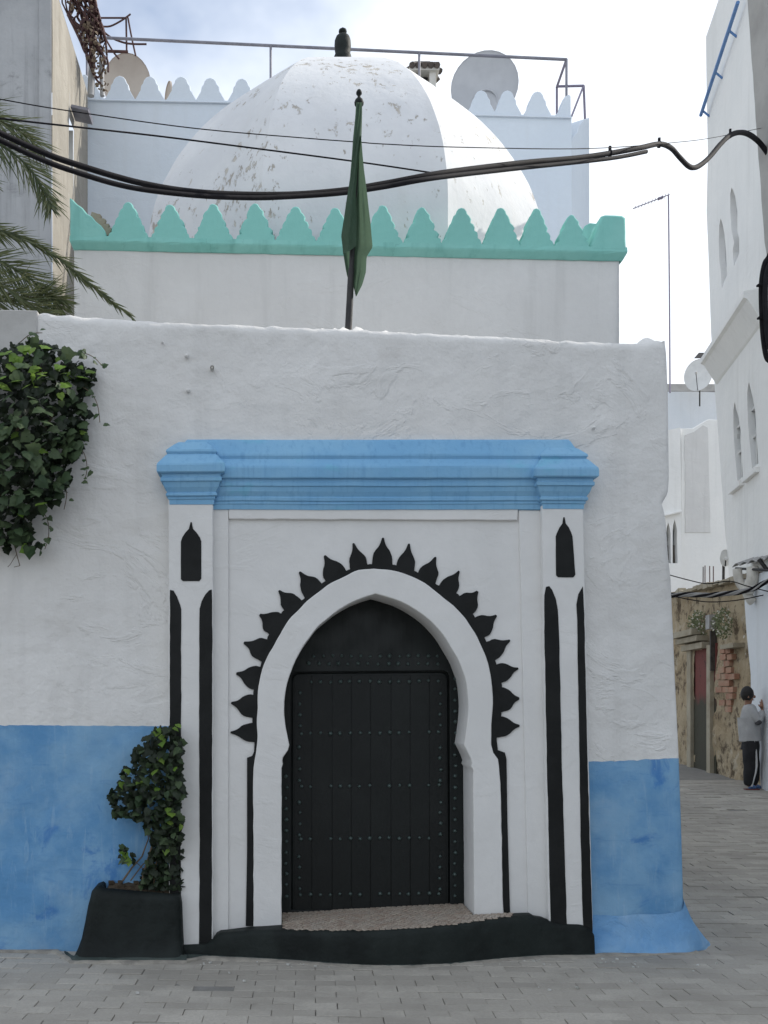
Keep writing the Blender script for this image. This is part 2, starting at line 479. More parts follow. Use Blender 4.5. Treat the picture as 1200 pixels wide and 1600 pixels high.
M['shrub'] = leaf_mat('wall_plant_leaf', (.14, .17, .085), (.21, .23, .13), .7, .25)
M['petal'] = leaf_mat('wall_plant_flower', (.62, .60, .52), (.7, .68, .6), .7, .2)
M['skin'] = paint('warm_brown_skin', (.27, .145, .095), (.30, .165, .11), .55, 20, .05)
M['hair'] = paint('black_hair', (.010, .009, .009), (.018, .016, .015), .6, 40, .6)
M['jacket'] = paint('light_grey_jersey', (.42, .42, .42), (.36, .36, .365), .95, 6, .5)
M['cuff'] = paint('dark_grey_jersey', (.05, .05, .055), (.07, .07, .075), .95, 6, .5)
M['trouser'] = paint('black_track_trousers', (.012, .012, .014), (.02, .02, .023), .8, 6, .5)
M['stripe'] = paint('white_side_stripe', (.6, .6, .6), (.5, .5, .5), .8, 6, .2)
M['shoe'] = paint('blue_trainer', (.06, .13, .30), (.12, .22, .42), .5, 30, .2)
M['sole'] = paint('dark_red_sole', (.16, .05, .05), (.10, .04, .04), .7, 20, .2)
M['litter'] = paint('white_litter_crumbs', (.6, .6, .58), (.4, .4, .36), .8, 30, .1)

# ------------------------------------------------------------------ ground
def gz(x, y):
    return interp([(0, .02), (7.0, .02), (15.0, .46), (19.0, .55), (60, .6), (900, .7)], y)

def make_ground():
    b = MB()
    ys = [-300, -60, -10, 0, 3, 5, 7, 9, 11, 13, 15, 17, 19, 30, 60, 200, 900]
    xs = [-600, -60, -8, 0, 8, 60, 600]
    b.grid([[Vector((x, y, gz(x, y) - .012)) for x in xs] for y in ys], True)
    g = b.build('street', M['sand'], kind='structure')
    # pavers: running bond, each one its own block with open joints
    L, W, T = .235, .118, .05
    proto = MB()
    e = .0022; gap = .0011
    hx, hy = L/2 - gap, W/2 - gap
    proto.add([(-hx,-hy,-T),(hx,-hy,-T),(hx,hy,-T),(-hx,hy,-T),(-hx,-hy,-e),(hx,-hy,-e),(hx,hy,-e),(-hx,hy,-e),
               (-hx+e,-hy+e,0),(hx-e,-hy+e,0),(hx-e,hy-e,0),(-hx+e,hy-e,0)],
              [(0,1,5,4),(1,2,6,5),(2,3,7,6),(3,0,4,7),(4,5,9,8),(5,6,10,9),(6,7,11,10),(7,4,8,11),(8,9,10,11)])
    pm = proto.mesh('paver'); pm.materials.append(M['paver'])
    ang = radians(-2.0); ca, sa = cos(ang), sin(ang)
    spots = []
    for i in range(-5, 120):
        for j in range(-30, 42):
            u = (j + (.5 if i % 2 else 0) + .008*random.uniform(-1, 1)) * L; v = 3.2 + i * W
            x = u * ca - (v-6) * sa; y = 6 + u * sa + (v-6) * ca
            if y < 3.2 or y > 15.9 or x < -3.4 or x > 7.3: continue
            if x < 2.74 and y > 6.86: continue
            if y > 7 and x > 3.2 + .5*(y-7) + 1.2 and y > 9: continue
            z = gz(x, y) + .0022 * nz(x*3, y*3, .3) + .010 * nz(x*.7, y*.7, 4.3) + random.gauss(0, .0016) - (.006 if random.random() < .05 else 0)
            pyx = CY - (z - H) * F / y; pxx = CX + x * F / y
            if -900 < pxx < 2200: spots.append((x, y, z, -60 < pxx < 1240 and pyx < 1630))
    near = sorted([s for s in spots if s[3]], key=lambda s: s[1])[:300]
    ns = set(near)
    rest = MB()
    for s in spots:
        x, y, z, _ = s
        sl = math.atan2(gz(x, y+.1) - gz(x, y-.1), .2)
        rx = sl + random.gauss(0, .009); ry = random.gauss(0, .007); rz = ang + random.gauss(0, .006)
        mt = Matrix.Translation((x, y, z)) @ Matrix.Rotation(rz, 4, 'Z') @ Matrix.Rotation(ry, 4, 'Y') @ Matrix.Rotation(rx, 4, 'X')
        if s in ns:
            o = link('paver', pm, None, g); o.matrix_local = mt
        else:
            rest.add([mt @ v for v in proto.v], proto.f)
    rest.build('paver_field', M['paver'], g, kind='stuff')
    return g
street = make_ground()

# ------------------------------------------------------------------ the shrine
WY = 6.8
shrine = thing('shrine', 'whitewashed shrine with blue dado, black arched doorway and peeling octagonal dome', 'building', (0.6, WY, .02))
XR = [(531,1041),(553,1043.5),(620,1046),(700,1047),(745,1047.5),(769,1046),(786,1036),(798,1040),(819,1043),(868,1046),(900,1050),(1060,1057),(1185,1063),(1300,1067),(1415,1070),(1500,1072)]
TOP = [(-120,478),(57,488),(200,498),(300,503),(400,507),(520,511),(620,516),(760,524),(900,531),(1000,535),(1018,530),(1030,530),(1045,533)]
DL = [(-120,1132),(150,1134),(283,1135),(860,1191),(918,1190),(990,1188),(1063,1184),(1080,1184)]
def wall_disp(x, z):
    d = .018 * nz(x, 0, z, 1.6) + .007 * nz(x+4, 2, z, 4.5) + .0035 * nz(x, 5, z*1.6, 11)
    rdg = 1 - abs(nz(x*2.2 + 1.5, 7, z*3.4)) * 6
    d += .010 * max(0, rdg) * max(0, nz(x, 3, z, 1.3) + .15)
    return d
def make_front_wall():
    step = 7.0
    ncol = 168; nside = 26
    def vert(px, py, top):
        p = P(px, py, WY)
        p.y -= wall_disp(p.x, p.z)
        if top < 9: p.y += .03 * (1 - top/9)**2          # rounded shoulder
        return p
    up_rows, low_rows = [], []
    HOLE = (300, 880, 742)
    def rowset(fr, n):
        rows = []
        for i in range(n + 1):
            t = i / n; row = []
            for j in range(ncol + 1):
                s = j / ncol
                py0 = 1000
                for _ in range(2):
                    xr = interp(XR, py0); px = lerp(-110, xr - 5, s)
                    ptop = interp(TOP, px) + 2.2*nz(px*.05, 1, 2) + 1.2*nz(px*.16, 3, 2)
                    py0 = lerp(*fr(px, ptop), t)
                py = py0
                v = vert(px, py, py - ptop)
                row.append((v, px, py))
            # round the corner, then back along the side
            xr = interp(XR, row[-1][2]); py = row[-1][2]
            c = P(xr, py, WY)
            side = [Vector((c.x - .008, WY + .008, c.z)), Vector((c.x + .001, WY + .03, c.z))]
            for k in range(nside):
                y = WY + .08 + k * .1
                side.append(Vector((c.x + .004 + .012*nz(y, 2, c.z, 1.4), y, c.z)))
            rows.append((row, side))
        return rows
    def mesh_rows(rows, name, mt):
        b = MB(); allr = []
        for row, side in rows: allr.append([q[0] for q in row] + side)
        n = len(allr[0]); vs = [v for r in allr for v in r]; fs = []
        for i in range(len(allr) - 1):
            for j in range(n - 1):
                if j < ncol:
                    _, px, py = rows[i][0][j]
                    if HOLE[0] < px < HOLE[1] and py > HOLE[2]: continue
                q = (i*n+j, (i+1)*n+j, (i+1)*n+j+1, i*n+j+1)
                fs.append(q)
        b.add(vs, fs, True)
        return b, allr
    rows = rowset(lambda px, pt: (pt, interp(DL, px) + 1.6*nz(px*.06, 4, 4) + 1.3*nz(px*.31, 6, 4)), 92)
    b, allr = mesh_rows(rows, 'front_wall', None)
    # top of the wall: a rough sunlit coping that runs back to the terrace
    top = allr[0][:ncol+1]
    back = [top]
    for k, dy in enumerate((.04, .10, .18, .27, .36)):
        lump = (.0, .014, .020, .014, .010)[k]; r = []
        for v in top:
            px = CX + v.x * F / WY
            rub = .055 * math.exp(-((px - 555)/75)**2) * max(0, .5 + nz(px*.09, k*.9, 2)) if 0 < k < 4 else 0
            rub += .05 * math.exp(-((px - 1020)/16)**2) if 0 < k < 4 else 0
            r.append(Vector((v.x, WY + .03 + dy, v.z + (.004 + lump*(.8 + 1.1*nz(v.x*4, k*.35, 1)) + .006*nz(v.x*14, k*.7, 2)) + rub)))
        back.append(r)
    back.append([Vector((v.x, v.y, v.z - .35)) for v in back[-1]])
    b.grid(back, True, True)
    # right flank of the coping
    b.build('front_wall', M['white'], shrine)
    rows = rowset(lambda px, pt: (interp(DL, px) + 1.6*nz(px*.06, 4, 4) + 1.3*nz(px*.31, 6, 4), 1506), 40)
    b, allr = mesh_rows(rows, 'dado', None)
    b.build('dado', M['dado'], shrine)
make_front_wall()
# terrace roof behind the front wall, and the side wall's coping
b = MB(); b.box((-2.6, WY + .30, 3.72), (2.60, 9.4, 3.82)); b.build('terrace_roof', M['roof'], shrine)
b = MB()
b.grid([[Vector((x, y, 4.02 + .02*nz(x*3, y*2, 1))) for x in (2.36, 2.42, 2.50, 2.585, 2.607)] for y in [WY + .05 + .2*k for k in range(13)]], True)
b.build('side_coping', M['white'], shrine)

# blue skirt round the right-hand corner
def make_skirt():
    b = MB()
    x0 = P(924, 1450, WY).x
    foot = smooth_loop([(x0,6.70),(2.3,6.695),(2.45,6.69),(2.6,6.70),(2.73,6.735),(2.85,6.81),(2.94,6.91),(2.995,7.03),(3.01,7.18),(2.99,7.5),(2.93,8.0),(2.87,8.7)], 4)
    head = smooth_loop([(x0,6.795,.27),(2.3,6.795,.265),(2.45,6.795,.275),(2.6,6.795,.28),(2.69,6.793,.30),(2.712,6.80,.34),(2.718,6.84,.40),(2.718,6.92,.45),(2.718,7.08,.46),(2.716,7.4,.44),(2.71,7.9,.4),(2.70,8.7,.36)], 4)
    rows = []
    for ii, (f, h) in enumerate(zip(foot, head)):
        r = []; hz = h[2] + .022*nz(ii*.22, 2, 2); fx = f[0] + .012*nz(ii*.3, 4, 1); fy = f[1] + .014*nz(ii*.3, 7, 1)
        for i in range(15):
            t = i/14
            o = (1 - t)**1.55 if t > .12 else (1 - .12)**1.55 + (1 - (1 - .12)**1.55)*(1 - (t/.12)**2)     # swelling foot, soft top
            o = lerp(o, 1 - t, .35)
            z = -.01 + t*hz
            n_ = .016*nz(f[0]*4, f[1]*4, t*3)*(1 - t)
            r.append(Vector((lerp(h[0], fx, o) + n_, lerp(h[1], fy, o) - n_, z + .006*nz(f[0]*7, f[1]*7, t*2))))
        rows.append(r)
    b.grid(rows, True); b.build('skirt', M['skirt'], shrine)
make_skirt()

# --- portal
PN = 6.775          # recessed panel
PB = 6.745          # arch band
PP = 6.70           # pilasters
inner_l = [(440,1462),(440,1330),(440,1210),(440,1200),(442,1194),(441,1190),(442,1184),(450,1172),(452,1164),(449,1150),(446,1132),(444,1110),(445,1090),(449,1068),(455,1048),(464,1028),(474,1010),(488,990),(500,976),(518,961),(534,950),(552,940),(570,933),(587,928)]
inner_r = [(587,928),(604,932.5),(620,938),(640,947),(660,960),(676,974),(692,992),(706,1014),(718,1036),(727,1060),(730,1080),(731.6,1104),(730,1128),(727,1152),(725,1164),(730,1174),(735,1184),(738,1192),(736,1197),(739,1202),(740,1300),(741,1450)]
outer_l = [(396,1462),(396,1330),(395,1215),(396,1200),(400,1176),(402.4,1150),(401,1130),(402.6,1106),(402.6,1086),(405,1066),(410,1046),(418,1026),(428,1008),(438,990),(452,968),(466,954),(480,938),(498,925),(512,914),(530,905),(544,898),(560,891),(584,888.4)]
outer_r = [(584,888.4),(604,890),(628,895),(650,904),(670,915),(688,930),(708,946),(724,962),(738,982),(750,1004),(760,1028),(767,1054),(769.6,1080),(770,1110),(768,1140),(768,1164),(771,1176),(778,1186),(780,1198),(782,1225),(784,1300),(787,1450)]
def sm(l, a, b):      # smooth only the arched stretch
    return l[:a] + smooth_loop(l[a:b], 3) + l[b:]
il = inner_l[:8] + smooth_loop(inner_l[8:], 3)
ir = smooth_loop(inner_r[:15], 3) + inner_r[15:]
ol = outer_l[:4] + smooth_loop(outer_l[4:], 3)
orr = smooth_loop(outer_r[:16], 3) + outer_r[16:]
band = wob(ol, 9, .9, False) + wob(orr[1:], 9, .9, False) + wob(list(reversed(il + ir[1:])), 9, .6, False)
slab('arch_band', [band], front(PB), .45, M['white_fine'], shrine, .006)
mid = [((a[0]*.6 + 589*.4*0 + a[0]*.4), a[1]) for a in ol]
arc_ = [(x + 14 if x < 589 else x - 14, y + 16) for x, y in ol[1:] + orr[1:-1]]
pan = [(326,782),(850,782),(862,1466),(772,1466)] + arc_[::-1] + [(410,1470),(326,1470)]
slab('portal_panel', [pan], front(PN), .2, M['white_fine'], shrine)
# stepped fillets that frame the panel
slab('panel_fillet', [wob([(332,794),(357,794),(357,1466),(331,1466)], 16, .6)], front(6.757), .05, M['white_fine'], shrine, .004)
slab('panel_fillet', [wob([(811,797),(850,797),(862,1452),(826,1452)], 16, .8)], front(6.757), .05, M['white_fine'], shrine, .006)
slab('panel_fillet', [wob([(357.5,790),(810,793),(809,813),(357.5,811)], 16, .8)], front(6.752), .05, M['white_fine'], shrine, .006)
# black crest of petals round the arch
tips = [(48,778),(50,668),(70,555),(98,440),(158,335),(228,247),(308,175),(400,115),(510,68),(620,48),(718,70),(817,120),(905,172),(977,250),(1047,340),(1097,432),(1128,537),(1132,650),(1133,752)]
vals = [(135,822),(127,735),(130,628),(160,522),(185,418),(240,322),(318,276),(395,212),(490,165),(570,143),(665,146),(745,172),(825,222),(905,257),(965,338),(1008,430),(1047,514),(1070,600),(1068,712),(1050,803)]
zz = lambda q: (340 + q[0]/2.4, 820 + q[1]/2.4)
def petal(A, T, B):
    A, T, B = Vector(A), Vector(T), Vector(B); C = (A + B)/2; ax = (T - C); L = ax.length; ax.normalize()
    n = Vector((-ax.y, ax.x)); 
    if n.dot(B - A) < 0: n = -n
    hw = (B - A).length/2 * .80
    sk_ = random.uniform(-.05, .05); o1 = []; o2 = []
    for t, w in ((-.35, 1.0), (-.1, 1.02), (.05, 1.0), (.16, .99), (.28, .95), (.40, .84), (.51, .67), (.61, .47), (.71, .32), (.81, .22), (.91, .15), (.98, .10)):
        tip = t*t; c = C + ax*L*t + n*hw*sk_*tip
        jw = 1 + .10*nz(t*4, C.x*.1, C.y*.1); kw = 1 + .10*nz(t*4, C.x*.1 + 5, C.y*.1)
        o1.append(tuple(c + n*hw*w*jw)); o2.append(tuple(c - n*hw*w*kw))
    return o1 + [tuple(T)] + o2[::-1]
V2 = [zz(v) for v in vals]; T2 = [zz(t) for t in tips]
def outw(q, d, t=None):
    v = Vector((q[0] - 587, min(0, q[1] - 1090)*1.0)); v.normalize(); return (q[0] + v.x*d, q[1] + v.y*d)
crest = [(384,1447),(386,1330),(386,1190),(386,1184),(394,1181),(397,1174)] + wob([outw(v, -1.5) for v in V2], 12, .8, False) + [(778,1172),(789,1176),(791.5,1186),(793,1285),(797,1428),(787,1429),(783,1285),(780,1195)]
inn = [(589 + (x - 589)*.95, 1110 + (y - 1110)*(.95 if y < 1110 else 1)) for x, y in ol[5:] + orr[1:-4]]
crest += list(reversed(inn)) + [(398,1200),(396,1330),(396,1447)]
cr = slab('arch_crest', [crest], front(6.763), .03, M['black'], shrine, .0)
for i, t in enumerate(T2):
    slab('petal', [petal(V2[i], t, V2[i+1])], front(6.765), .03, M['black'], cr, .0)

# pilasters, with their painted stripes and lantern shapes
def pilaster(out, lantern, s1, s2, label):
    p = slab('pilaster', [wob(out, 16, .7)], front(PP), .12, M['white_fine'], shrine, .006)
    pl = front(PP - .004)
    slab('painted_lantern', [wob(lantern, 8, .5)], pl, .006, M['black'], p)
    slab('black_stripe', [wob(s1, 12, .8, seed=3)], pl, .006, M['black'], p)
    slab('black_stripe', [wob(s2, 12, .8, seed=6)], pl, .006, M['black'], p)
def lantern(cx0, cx1, w0, w1, yt, yb):
    return [(cx1-w1, yb-3), (cx1-w1+3, yb), (cx1+w1-3, yb), (cx1+w1, yb-4), (cx0+w0, yt+30), (cx0+w0-2, yt+24), (cx0+w0*.55, yt+16), (cx0+w0*.2, yt+10), (cx0+1, yt), (cx0-1, yt),
            (cx0-w0*.2, yt+10), (cx0-w0*.55, yt+16), (cx0-w0+2, yt+24), (cx0-w0, yt+30)]
pilaster([(263,780),(333,780),(333,1480),(264,1495)], lantern(298.5, 298.5, 16, 16, 816, 908),
         [(265.5,922),(271,923),(277,932),(281,944),(283,952),(283,1100),(282,1300),(283,1478),(265,1478)],
         [(331,921),(331.5,1000),(331,1300),(331,1474),(311,1478),(312,1300),(311,1100),(312,952),(315,940),(321,929),(327,922)], '')
pilaster([(847,790),(911.5,792),(918,1100),(927,1470),(927,1492),(858,1480),(850,1000)], lantern(881.5, 884, 13, 15, 808, 902),
         [(853,917),(850.5,930),(851,1000),(855,1200),(859,1380),(861,1450),(886,1452),(884,1380),(878,1200),(874,1000),(872,952),(869,936),(863,922),(858,916)],
         [(911,916),(913,960),(917,1150),(922,1330),(927,1482),(912,1476),(908,1330),(905,1150),(902,970),(901,945),(904,928)], '')

# cornice: a moulded bar and a breaking-forward capital above each pilaster
def moulding(name, x0, x1, base, prof, ends, parent, m, seg=30, psc=1.0):
    rows = []
    for p, py in prof:
        p *= psc; Yf = base - p; z = H + (CY - py)/F*Yf; r = []
        a = x0 - (p if ends else 0); c = x1 + (p if ends else 0)
        if ends: r.append(Vector((a, base + .08, z)))
        for k in range(seg + 1):
            x = lerp(a, c, k/seg)
            r.append(Vector((x, Yf + .003*nz(x*3, py*.2, 1), z + .0035*nz(x*1.6, py*.02, 2) + .0015*nz(x*9, py*.2, 5))))
        if ends: r.append(Vector((c, base + .08, z)))
        rows.append(r)
    b = MB(); b.grid(rows, False, True)
    n = len(rows[0])
    b.add(rows[0] + [Vector((rows[0][0].x, base + .1, rows[0][0].z)), Vector((rows[0][-1].x, base + .1, rows[0][-1].z))], [tuple(list(range(n)) + [n+1, n])])
    b.add(rows[-1] + [Vector((rows[-1][0].x, base + .1, rows[-1][0].z)), Vector((rows[-1][-1].x, base + .1, rows[-1][-1].z))], [tuple([n, n+1] + list(range(n))[::-1])])
    return b.build(name, m, parent)
mainp = [(.0,687),(.02,690),(.095,709),(.10,712),(.088,717),(.10,719),(.150,728),(.155,731),(.155,745),(.148,747),(.118,749),(.116,753),(.124,754),(.124,759),(.108,761),(.098,768),(.072,776),(.080,778),(.080,782),(.062,784),(.066,787),(.056,789),(.05,796),(.0,798)]
moulding('cornice', P(291,700,6.7).x, P(893,700,6.7).x, PN, mainp, True, shrine, M['cornice'], 70, .60)
def capp(d): return [(-.05,692+d),(-.02,696+d),(.022,703+d),(.026,706+d),(.016,710+d),(.028,712+d),(.076,724+d),(.080,727+d),(.080,737+d),(.074,739+d),(.052,741+d),(.050,746+d),(.058,747+d),(.058,752+d),(.046,754+d),(.036,762+d),(.018,770+d),(.026,772+d),(.026,775+d),(.012,777+d),(.014,780+d),(.006,782+d),(.004,789+d),(-.01,790+d)]
moulding('capital', P(266,750,PP).x, P(333,750,PP).x, PP, capp(-1), True, shrine, M['cornice'], 8)
moulding('capital', P(849,750,PP).x, P(911,750,PP).x, PP, capp(6), True, shrine, M['cornice'], 8)

# --- doorway
DY = 7.10
b = MB(); b.box((-.2, DY + .04, .1), (1.6, DY + .08, 2.6)); b.build('door_backing', M['door'], shrine)
fr_out = [(428,900),(742,900),(742,1440),(428,1440)]
leaf = [(456,1424),(456,1062),(458,1056),(464,1052),(690,1050),(697,1053),(700,1060),(702,1424)]
dframe = slab('door_frame', [fr_out, [(x + (-2 if x < 580 else 2), y - 2) for x, y in leaf]], front(DY), .05, M['door'], shrine, .004)
door = slab('door', [leaf], front(DY + .022), .04, M['door'], shrine, .008)
M['plank'] = rnd_mat('dark_green_plank', (.0042, .0056, .0053), (.0065, .0086, .0081), (.010, .0125, .0118), .5, 26, .35, .3, 3)
xs_ = [459, 487, 519, 549, 579, 611, 641, 671, 697.5]
for a_, c_ in zip(xs_, xs_[1:]):
    yt = 1055 + random.uniform(-.4, .4); q_ = 4 if a_ == 459 else 0; w_ = 4 if c_ == 697.5 else 0
    slab('plank', [[(a_ + .5, 1424), (a_ + .5, yt + q_), (a_ + .5 + q_, yt), (c_ - .5 - w_, yt), (c_ - .5, yt + w_), (c_ - .5, 1424)]], front(DY + .016 + random.uniform(-.0015, .0015)), .012, M['plank'], door, .0015)
sb = MB(); sb.lathe((0,0,0), [(.0135,0),(.0125,.006),(.008,.012),(.001,.0145)], 8)
sm_ = bpy.data.meshes.new('stud')
sm_.from_pydata([(v.x, -v.z, v.y) for v in sb.v], [], sb.f); sm_.materials.append(M['stud'])
for p in sm_.polygons: p.use_smooth = True
def stud(px, py, Y, parent):
    w = P(px + random.uniform(-1, 1), py + random.uniform(-.8, .8), Y)
    o = link('stud', sm_, None, parent, loc=w - worigin(parent)); s = random.uniform(.8, 1.15); o.scale = (s, s, s)
for y in (1066, 1146, 1229, 1311, 1398):
    for k in range(15):
        if random.random() < .06: continue
        stud(470 + k*15.4, y - k*.15, DY + .0155, door)
for k in range(20):
    if k % 5: stud(468, 1066 + k*17, DY + .0155, door)
    if k % 5: stud(688, 1066 + k*17, DY + .0155, door)
for k in range(14):
    stud(482 + k*15.6, 1037, DY, dframe); stud(490 + k*14.9, 1025, DY, dframe)
for k in range(21):
    stud(711, 1060 + k*17, DY, dframe)
    if k > 8: stud(447.5, 1060 + k*17, DY, dframe)

# --- step at the door and the black base
def make_step():
    FY = [(283,6.66),(320,6.65),(345,6.62),(400,6.585),(450,6.54),(520,6.45),(580,6.40),(640,6.40),(700,6.44),(750,6.52),(800,6.60),(850,6.655),(900,6.66),(932,6.67)]
    ztop = lambda px: .206 + .00021*(min(max(px, 380), 830) - 442)
    TZ = [(283,.085),(318,.092),(330,.115),(340,.170),(390,.195)] + [(x, ztop(x)) for x in range(400, 840, 20)] + [(850,.262),(872,.222),(910,.218),(924,.19),(932,.14)]
    xs = [283 + k*6.1 for k in range(107)]
    b = MB(); rows = []; ap = []
    for px in xs:
        yf = interp(FY, px) + .004*nz(px*.05, 1, 1); x = (px - CX)/F*(yf + .0); zt = (ztop(CX + x*F/6.6) if 395 < px < 838 else interp(TZ, px)) + .002*nz(px*.04, 5, 5)
        r = []
        for t, dy in ((0, -.012),(.12, -.006),(.3, .0),(.6, .004),(.85, .008),(.95, .014),(1, .026)):
            r.append(Vector((x, yf + dy + .006*nz(px*.06, t*3, 3), lerp(-.02, zt, t))))
        r.append(Vector((x, yf + .06, zt + .001))); r.append(Vector((x, 6.73, zt + .002)))
        rows.append(r)
        q = .045 + .035*max(0, nz(px*.02, 2, 8) + .4)
        ap.append([Vector((x, yf - q, .0)), Vector((x, yf - q*.6, .024 + .004*nz(px*.1, 1, 2))), Vector((x, yf + .01, .034))])
    b.grid(rows, True)
    st = b.build('step', M['blackgreen'], shrine)
    b = MB(); b.grid(ap, True, False); b.build('painted_apron', M['apron'], shrine)
    # tiled top of the step, from its front lip to the door
    tb = MB(); L = .037
    tb2 = MB()
    i = 0
    y = 6.42
    x0 = P(428, 1430, 6.9).x; x1 = P(805, 1430, 6.6).x
    while y < DY + .03:
        j = 0; x = x0 + (L/2 if i % 2 else 0)
        while x < x1:
            px = CX + x*F/y
            yf = interp(FY, CX + x*F/6.48)
            inside = yf + .035 < y and not (y > PB - .02 and not (x > P(441,0,PB).x + .004 and x < P(740,0,PB).x - .004)) and (442 < CX + x*F/y*1.0 + 0 < 800)
            if inside:
                a = random.choice((0, pi/4)); h = L*.46 if a == 0 else L*.40; dz = random.gauss(0, .0006)
                z = ztop(CX + x*F/6.6) + .0075
                tb.add([(x + h*1.3*cos(a + k*pi/2 + pi/4), y + h*1.3*sin(a + k*pi/2 + pi/4), z + dz) for k in range(4)] + [(x + h*1.36*cos(a + k*pi/2 + pi/4), y + h*1.36*sin(a + k*pi/2 + pi/4), z - .006) for k in range(4)],
                       [(0,1,2,3),(0,4,5,1),(1,5,6,2),(2,6,7,3),(3,7,4,0)])
            x += L; j += 1
        y += L; i += 1
    tb.build('mosaic_tiles', M['tile'], st, kind='stuff')
    b = MB(); xa, xb_ = P(441,0,PB).x + .002, P(739,0,PB).x - .002
    za, zb = ztop(CX + xa*F/6.6) + .001, ztop(CX + xb_*F/6.6) + .001
    b.add([(xa,6.6,.05),(xb_,6.6,.05),(xb_,DY+.03,.05),(xa,DY+.03,.05),(xa,6.6,za),(xb_,6.6,zb),(xb_,DY+.03,zb),(xa,DY+.03,za)], [(0,3,2,1),(4,5,6,7),(0,1,5,4),(1,2,6,5),(2,3,7,6),(3,0,4,7)])
    b.build('threshold', M['stone'], shrine)
make_step()
# white feet of the jambs and pilaster stripes sit on the step

# small pipe stub and pegs in the wall
b = MB(); b.tube([P(331,578,WY+.03), P(331.5,574,WY-.07)], [.013,.013], 10, False); b.tube([P(331,578,WY+.02), P(331.5,574,WY-.066)], [.009,.009], 10, True)
b.build('pipe_stub', M['pipe_white'], shrine)
for px, py, r in ((292,557,.014),(294,611,.014),(927,669,.012),(254,536,.008)):
    b = MB(); b.lathe((0,0,0), [(r,0),(r*1.1,.012),(r*.8,.025),(r*.2,.03)], 9)
    me = bpy.data.meshes.new('peg'); o0 = P(px, py, WY - .004) - worigin(shrine)
    me.from_pydata([(v.x + o0.x, -v.z + o0.y, v.y + o0.z) for v in b.v], [], b.f)
    link('peg', me, M['white'], shrine)

